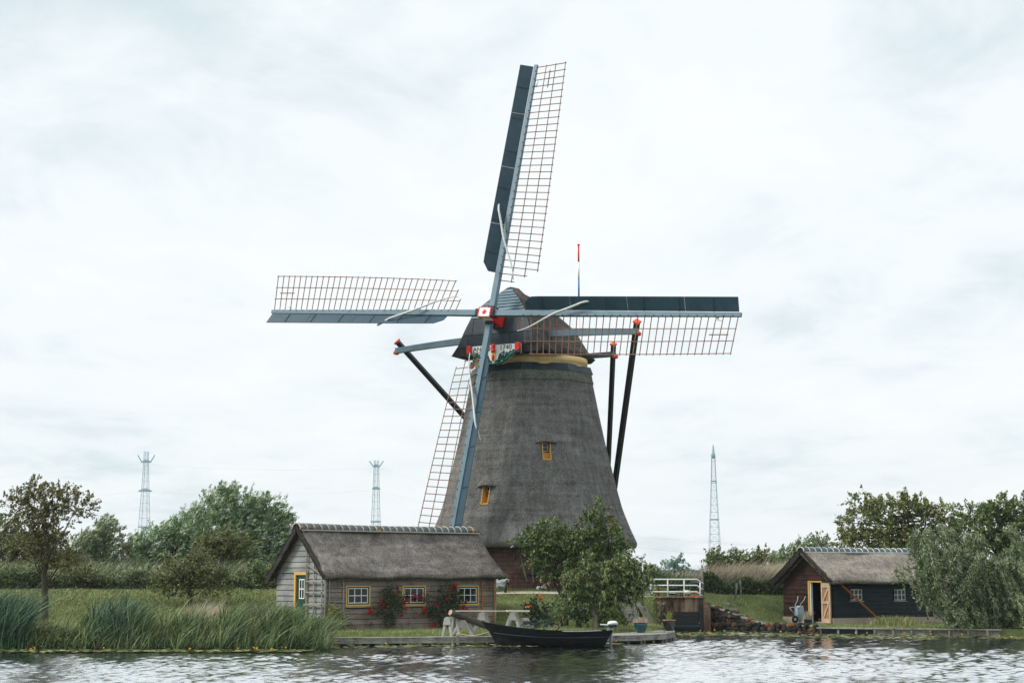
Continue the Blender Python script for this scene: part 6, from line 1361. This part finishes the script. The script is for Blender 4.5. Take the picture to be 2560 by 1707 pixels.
# pale rose on the mill base
def mill_rose():
    q = np.random.default_rng(74); b = gz(at(1375, 1470, 84.0)); t = thing('climbing_rose', 'pale pink climbing rose on the brick base of the mill', 'rose', b); o = np.array(b); L_ = [lobe_z(x, y, 84.2, rx, ry, *Z2) for x, y, rx, ry in ((520, 690, 40, 70), (560, 820, 60, 60), (620, 900, 70, 50), (590, 740, 50, 80), (680, 650, 60, 60), (330, 560, 30, 60))]
    LB_ = [((c[0] - o[0], c[1] - o[1], c[2] - o[2]), (rd[0], .12, rd[2]), w) for c, rd, w in L_]; cr, C = foliage('foliage', LB_, M['leaf_dark'], t, 130, 18, .09, .09, .055, q); trunk_mesh('stem', (0, 0, -.05), [(0, 0, .5)], .025, .015, C, 6, q, M['bark_light'], t, .015, .05, .2)
    for x, y in ((530, 665), (570, 825), (565, 855), (600, 905), (640, 890), (615, 925), (670, 640), (710, 570), (520, 575), (685, 560), (300, 545), (725, 905), (830, 640)):
        p = np.array(at(Z2[0] + x * Z2[2], Z2[1] + y * Z2[2], 83.9)) - o; m = 16; P = p + q.normal(size=(m, 3)) * .035; l2 = np.full(m, .075); V = leaf_quads(P, rnd_dir(m, q), rnd_dir(m, q), l2, l2 * .8); np_mesh('blossom', V, np.arange(len(V)).reshape(-1, 4), M['pink'], t)
mill_rose()
def bloom_things():
    for k, (x, y, YY, m_, lab) in enumerate(((560, 1018, 75.8, 'orange', 'orange bloom at the top of the dark rose bush'), (455, 1105, 75.6, 'orange', 'orange bloom on the left side of the dark rose bush'), (1180, 1088, 76.2, 'yellow', 'yellow bloom beneath the cherry tree'))):
        p = at(Z2[0] + x * Z2[2], Z2[1] + y * Z2[2], YY); q = np.random.default_rng(k); m = 26; P = q.normal(size=(m, 3)) * .05; l2 = np.full(m, .085); V = leaf_quads(P, rnd_dir(m, q), rnd_dir(m, q), l2, l2 * .85); o = np_mesh('blossom', V, np.arange(len(V)).reshape(-1, 4), M[m_]); o.location = p; tag(o, lab, 'flower')
bloom_things()
# plants in the pots and the planter
def tuft(label, p, z0, n, hm, mat, seed, spread=.18, lean=.1, name='potted_plant', cat='plant', wd=.02):
    q = np.random.default_rng(seed); b = np.stack([q.normal(0, spread * .5, n), q.normal(0, spread * .5, n), np.full(n, z0)], 1); lv = np.stack([q.normal(lean, .3, n), q.normal(0, .3, n), np.zeros(n)], 1); o = blades(name, b, hm * (.5 + .6 * q.random(n)), lv, np.full(n, wd), mat, q, seg=3); o.location = p; tag(o, label, cat)
tuft('dry brownish grass growing in the teal pot', Vector((at(1602, 1560, 74.2).x, 74.2, DZ)), .44, 130, .30, M['dryreed'], 81, .3)
tuft('thin green plant growing in the black pot', Vector((at(1673, 1560, 77.0).x, 77.0, DZ)), .45, 60, .55, M['leaf_light'], 82, .12, .02)
tuft('dry grass growing in the planter beside the shed door', PLANTER, .25, 90, .55, M['dryreed'], 83, .2)
p = gz(at(2238, 1560, 82.5)); tuft('grey-green tussock of grass at the willow end of the shed', p, 0, 700, .62, M['grasslong'], 84, 1.0, .15, 'grass_tussock', 'grass', .018)
bpy.data.objects['grass_tussock']['kind'] = 'stuff'
# ---- water lilies
def lilies(name, label, n, pxa, pxb, lo, hi, seed):
    q = np.random.default_rng(seed); px_ = q.uniform(pxa, pxb, n); Y = np.zeros(n)
    for i in range(n):
        x = (px_[i] - CX) / FPX * 75; b = lerp_tab(x, BANK); Y[i] = b - .4 - (lo + (hi - lo) * q.random() ** 1.6)
    x = (px_ - CX) / FPX * Y; rr = q.uniform(.07, .17, n); V, F = [], []
    for i in range(n):
        t0 = q.random() * 6.28; tl = q.normal(0, .10); t2 = q.normal(0, .08); o = len(V); z = .035 + q.random() * .02
        for k in range(8): a = t0 + k * 5.7 / 7; dx, dy = rr[i] * math.cos(a), rr[i] * math.sin(a); V.append((x[i] + dx, Y[i] + dy, z + dx * tl + dy * t2 + .01))
        F.append([o + k for k in range(8)])
    tag(np_mesh(name, V, F, M['lilypad']), label, None, kind='stuff')
    k = max(5, n // 70); j = q.choice(n, k, replace=False); P = np.repeat(np.stack([x[j], Y[j], np.full(k, .12) + q.random(k) * .05], 1), 9, 0); m = len(P); P = P + q.normal(size=(m, 3)) * .018; l2 = np.full(m, .05); V = leaf_quads(P, rnd_dir(m, q), rnd_dir(m, q), l2, l2 * .9); tag(np_mesh(name.replace('lily_pads', 'lily_flowers'), V, np.arange(len(V)).reshape(-1, 4), M['yellow']), 'small yellow water lily flowers among ' + label.split(' along')[0].split(' before')[0].split(' beside')[0], None, kind='stuff')
lilies('lily_pads', 'floating lily pads along the left reed bank', 1500, -40, 840, 0, 2.0, 1)
lilies('lily_pads', 'floating lily pads before the landing stage', 260, 840, 1560, .3, 2.4, 2)
lilies('lily_pads', 'floating lily pads along the revetment and shed bank', 1500, 1690, 2330, 0, 5.5, 3)
lilies('lily_pads', 'sparse lily pads beside the weeping willow', 200, 2300, 2580, .5, 3.0, 4)
# ------------------------------------------------------------------ pylons, wires and far buildings
def pylon(label, pxc, py_top, Y, w_base_px, w_top_px, arms, rz, bands, peak=False):
    b = at(pxc, 1434, Y); b.z = 1.0; top = at(pxc, py_top, Y).z - 1.0; s = Y / FPX; wb, wt = w_base_px * s / 2, w_top_px * s / 2
    t = thing('pylon', label, 'pylon', b, rz, 'high-voltage pylons on the horizon'); th = .21
    hw = lambda z: wt + (wb - wt) * max(0, 1 - z / top) ** 1.25
    for sx in (-1, 1):
        for sy in (-1, 1):
            mb = MB(); mb.tube([(sx * hw(z), sy * hw(z), z) for z in [top * i / 8 for i in range(9)]], th * .62, 4); mb.build('leg', M['pylon'], t)
    br = MB(); n = 17
    for i in range(n):
        z0, z1 = top * i / n, top * (i + 1) / n; a, c = hw(z0), hw(z1)
        for p, q in (((-a, -a, z0), (a, -a, z0)), ((a, -a, z0), (a, a, z0)), ((a, a, z0), (-a, a, z0)), ((-a, a, z0), (-a, -a, z0))): br.tube([p, q], th * .30, 3)
        for p, q in (((-a, -a, z0), (c, -c, z1)), ((a, -a, z0), (-c, -c, z1)), ((-a, a, z0), (c, c, z1)), ((a, a, z0), (-c, c, z1)), ((-a, -a, z0), (-c, c, z1)), ((a, -a, z0), (c, c, z1))): br.tube([p, q], th * .2, 3)
    br.build('bracing', M['pylon'], t)['kind'] = 'stuff'
    for z in bands:
        a = hw(z * top) + .2; mb = MB(); mb.box((0, 0, z * top), (2 * a, 2 * a, .55)); mb.build('platform', M['pylon'], t)
    for z, la, up in arms:
        L1 = la * s; zz = z * top; mb = MB(); mb.prism([(-L1, -.5, zz), (L1, -.5, zz), (L1, -.5, zz + .5), (L1 * .3, -.5, zz + 1.3), (-L1 * .3, -.5, zz + 1.3), (-L1, -.5, zz + .5)], (0, 1.0, 0)); mb.build('cross_arm', M['pylon'], t)
        if up:
            for sx in (-1, 1): mb = MB(); mb.tube([(sx * L1 * .95, 0, zz + .2), (sx * (L1 + 1.9), 0, zz + up)], .3, 5); mb.build('horn', M['pylon'], t)
    if peak: mb = MB(); mb.lathe([(wt, top), (.2, top + 4.5)], n=5); mb.build('peak', M['pylon'], t); mb = MB(); mb.lathe([(wt * .9, top - 2), (wt * 1.0, top - 1.9), (wt * 1.0, top + .4), (wt * .9, top + .5)], n=8); mb.build('beacon_drum', M['pylon'], t)
    return b, top
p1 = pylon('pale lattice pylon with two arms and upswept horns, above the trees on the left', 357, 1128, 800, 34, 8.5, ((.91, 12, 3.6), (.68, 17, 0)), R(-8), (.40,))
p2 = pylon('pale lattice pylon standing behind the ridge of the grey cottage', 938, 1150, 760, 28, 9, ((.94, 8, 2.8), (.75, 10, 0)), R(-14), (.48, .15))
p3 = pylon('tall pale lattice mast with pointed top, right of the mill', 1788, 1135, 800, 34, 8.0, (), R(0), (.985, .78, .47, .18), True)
def wire(label, pts, r=.035):
    P = []
    for (a, b) in zip(pts, pts[1:]):
        for i in range(10):
            t = i / 10; q = a.lerp(b, t); q.z -= (a - b).length * .028 * 4 * t * (1 - t) * .5; P.append(q)
    P.append(pts[-1]); mb = MB(); mb.tube(P, r, 3); tag(mb.build('power_line', M['wire']), label, 'power line', 'power lines between the pylons')
T = lambda p, dz, dx=0: Vector((p[0].x + dx, p[0].y, 1 + p[1] * dz))
F_ = lambda px_, py_, Y: at(px_, py_, Y)
wire('upper faint cable between the left pylon and the one behind the cottage', [F_(-260, 1200, 820), T(p1, .90, -3), T(p2, .93, -2)])
wire('lower faint cable between the left pylon and the one behind the cottage', [F_(-260, 1260, 820), T(p1, .68, -3), T(p2, .74, -2)])
wire('upper faint cable running from the cottage pylon behind the mill', [T(p2, .93, 2), F_(1420, 1300, 700)])
wire('lower thick cable running from the cottage pylon behind the mill', [T(p2, .74, 2), F_(1420, 1330, 650)], .06)
wire('upper faint cable between the mill and the right edge of the sky', [F_(1480, 1330, 700), F_(2900, 1372, 900)])
wire('lower faint cable between the mill eave and the pointed mast', [F_(1480, 1355, 650), F_(2900, 1415, 900)], .05)
# far sheds on the horizon
def far_house(pxa, pxb, pyt, Y, label, mat):
    a, b = at(pxa, pyt, Y), at(pxb, pyt, Y); c = Vector(((a.x + b.x) / 2, Y, 1.0)); w = (b.x - a.x) / 2; h = a.z - 1.0; t = thing('far_building', label, 'building', c)
    mb = MB(); mb.box((0, 2, h * .4), (2 * w, 5, h * .8)); mb.build('wall', M[mat], t)
    mb = MB(); mb.prism([(-w - .3, -.8, h * .8), (-w - .3, 4.8, h * .8), (-w - .3, 4.2, h), (-w - .3, .2, h)], (2 * w + .6, 0, 0)); mb.build('roof', M['darkblue'], t)
    for k in range(3): q = MB(); q.box((-w * .6 + k * w * .6, -.52, h * .42), (w * .25, .06, h * .3)); q.build('window', M['glass'], t)
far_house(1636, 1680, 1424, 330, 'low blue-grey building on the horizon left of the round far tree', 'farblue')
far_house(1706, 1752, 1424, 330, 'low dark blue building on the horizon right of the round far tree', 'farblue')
# ------------------------------------------------------------------ thin haze over the polder
def build_haze():
    mb = MB(); mb.box((0, 0, 34), (3400, 3400, 72)); m = bpy.data.materials.new('haze_air'); m.use_nodes = True; n = m.node_tree; n.nodes.clear()
    o = n.nodes.new('ShaderNodeOutputMaterial'); v = n.nodes.new('ShaderNodeVolumePrincipled'); v.inputs['Density'].default_value = 0.00013; v.inputs['Color'].default_value = (.86, .94, 1, 1); v.inputs['Anisotropy'].default_value = .2
    n.links.new(v.outputs[0], o.inputs['Volume']); tag(mb.build('haze', m), 'thin pale haze over the flat land', None, kind='stuff')
build_haze()
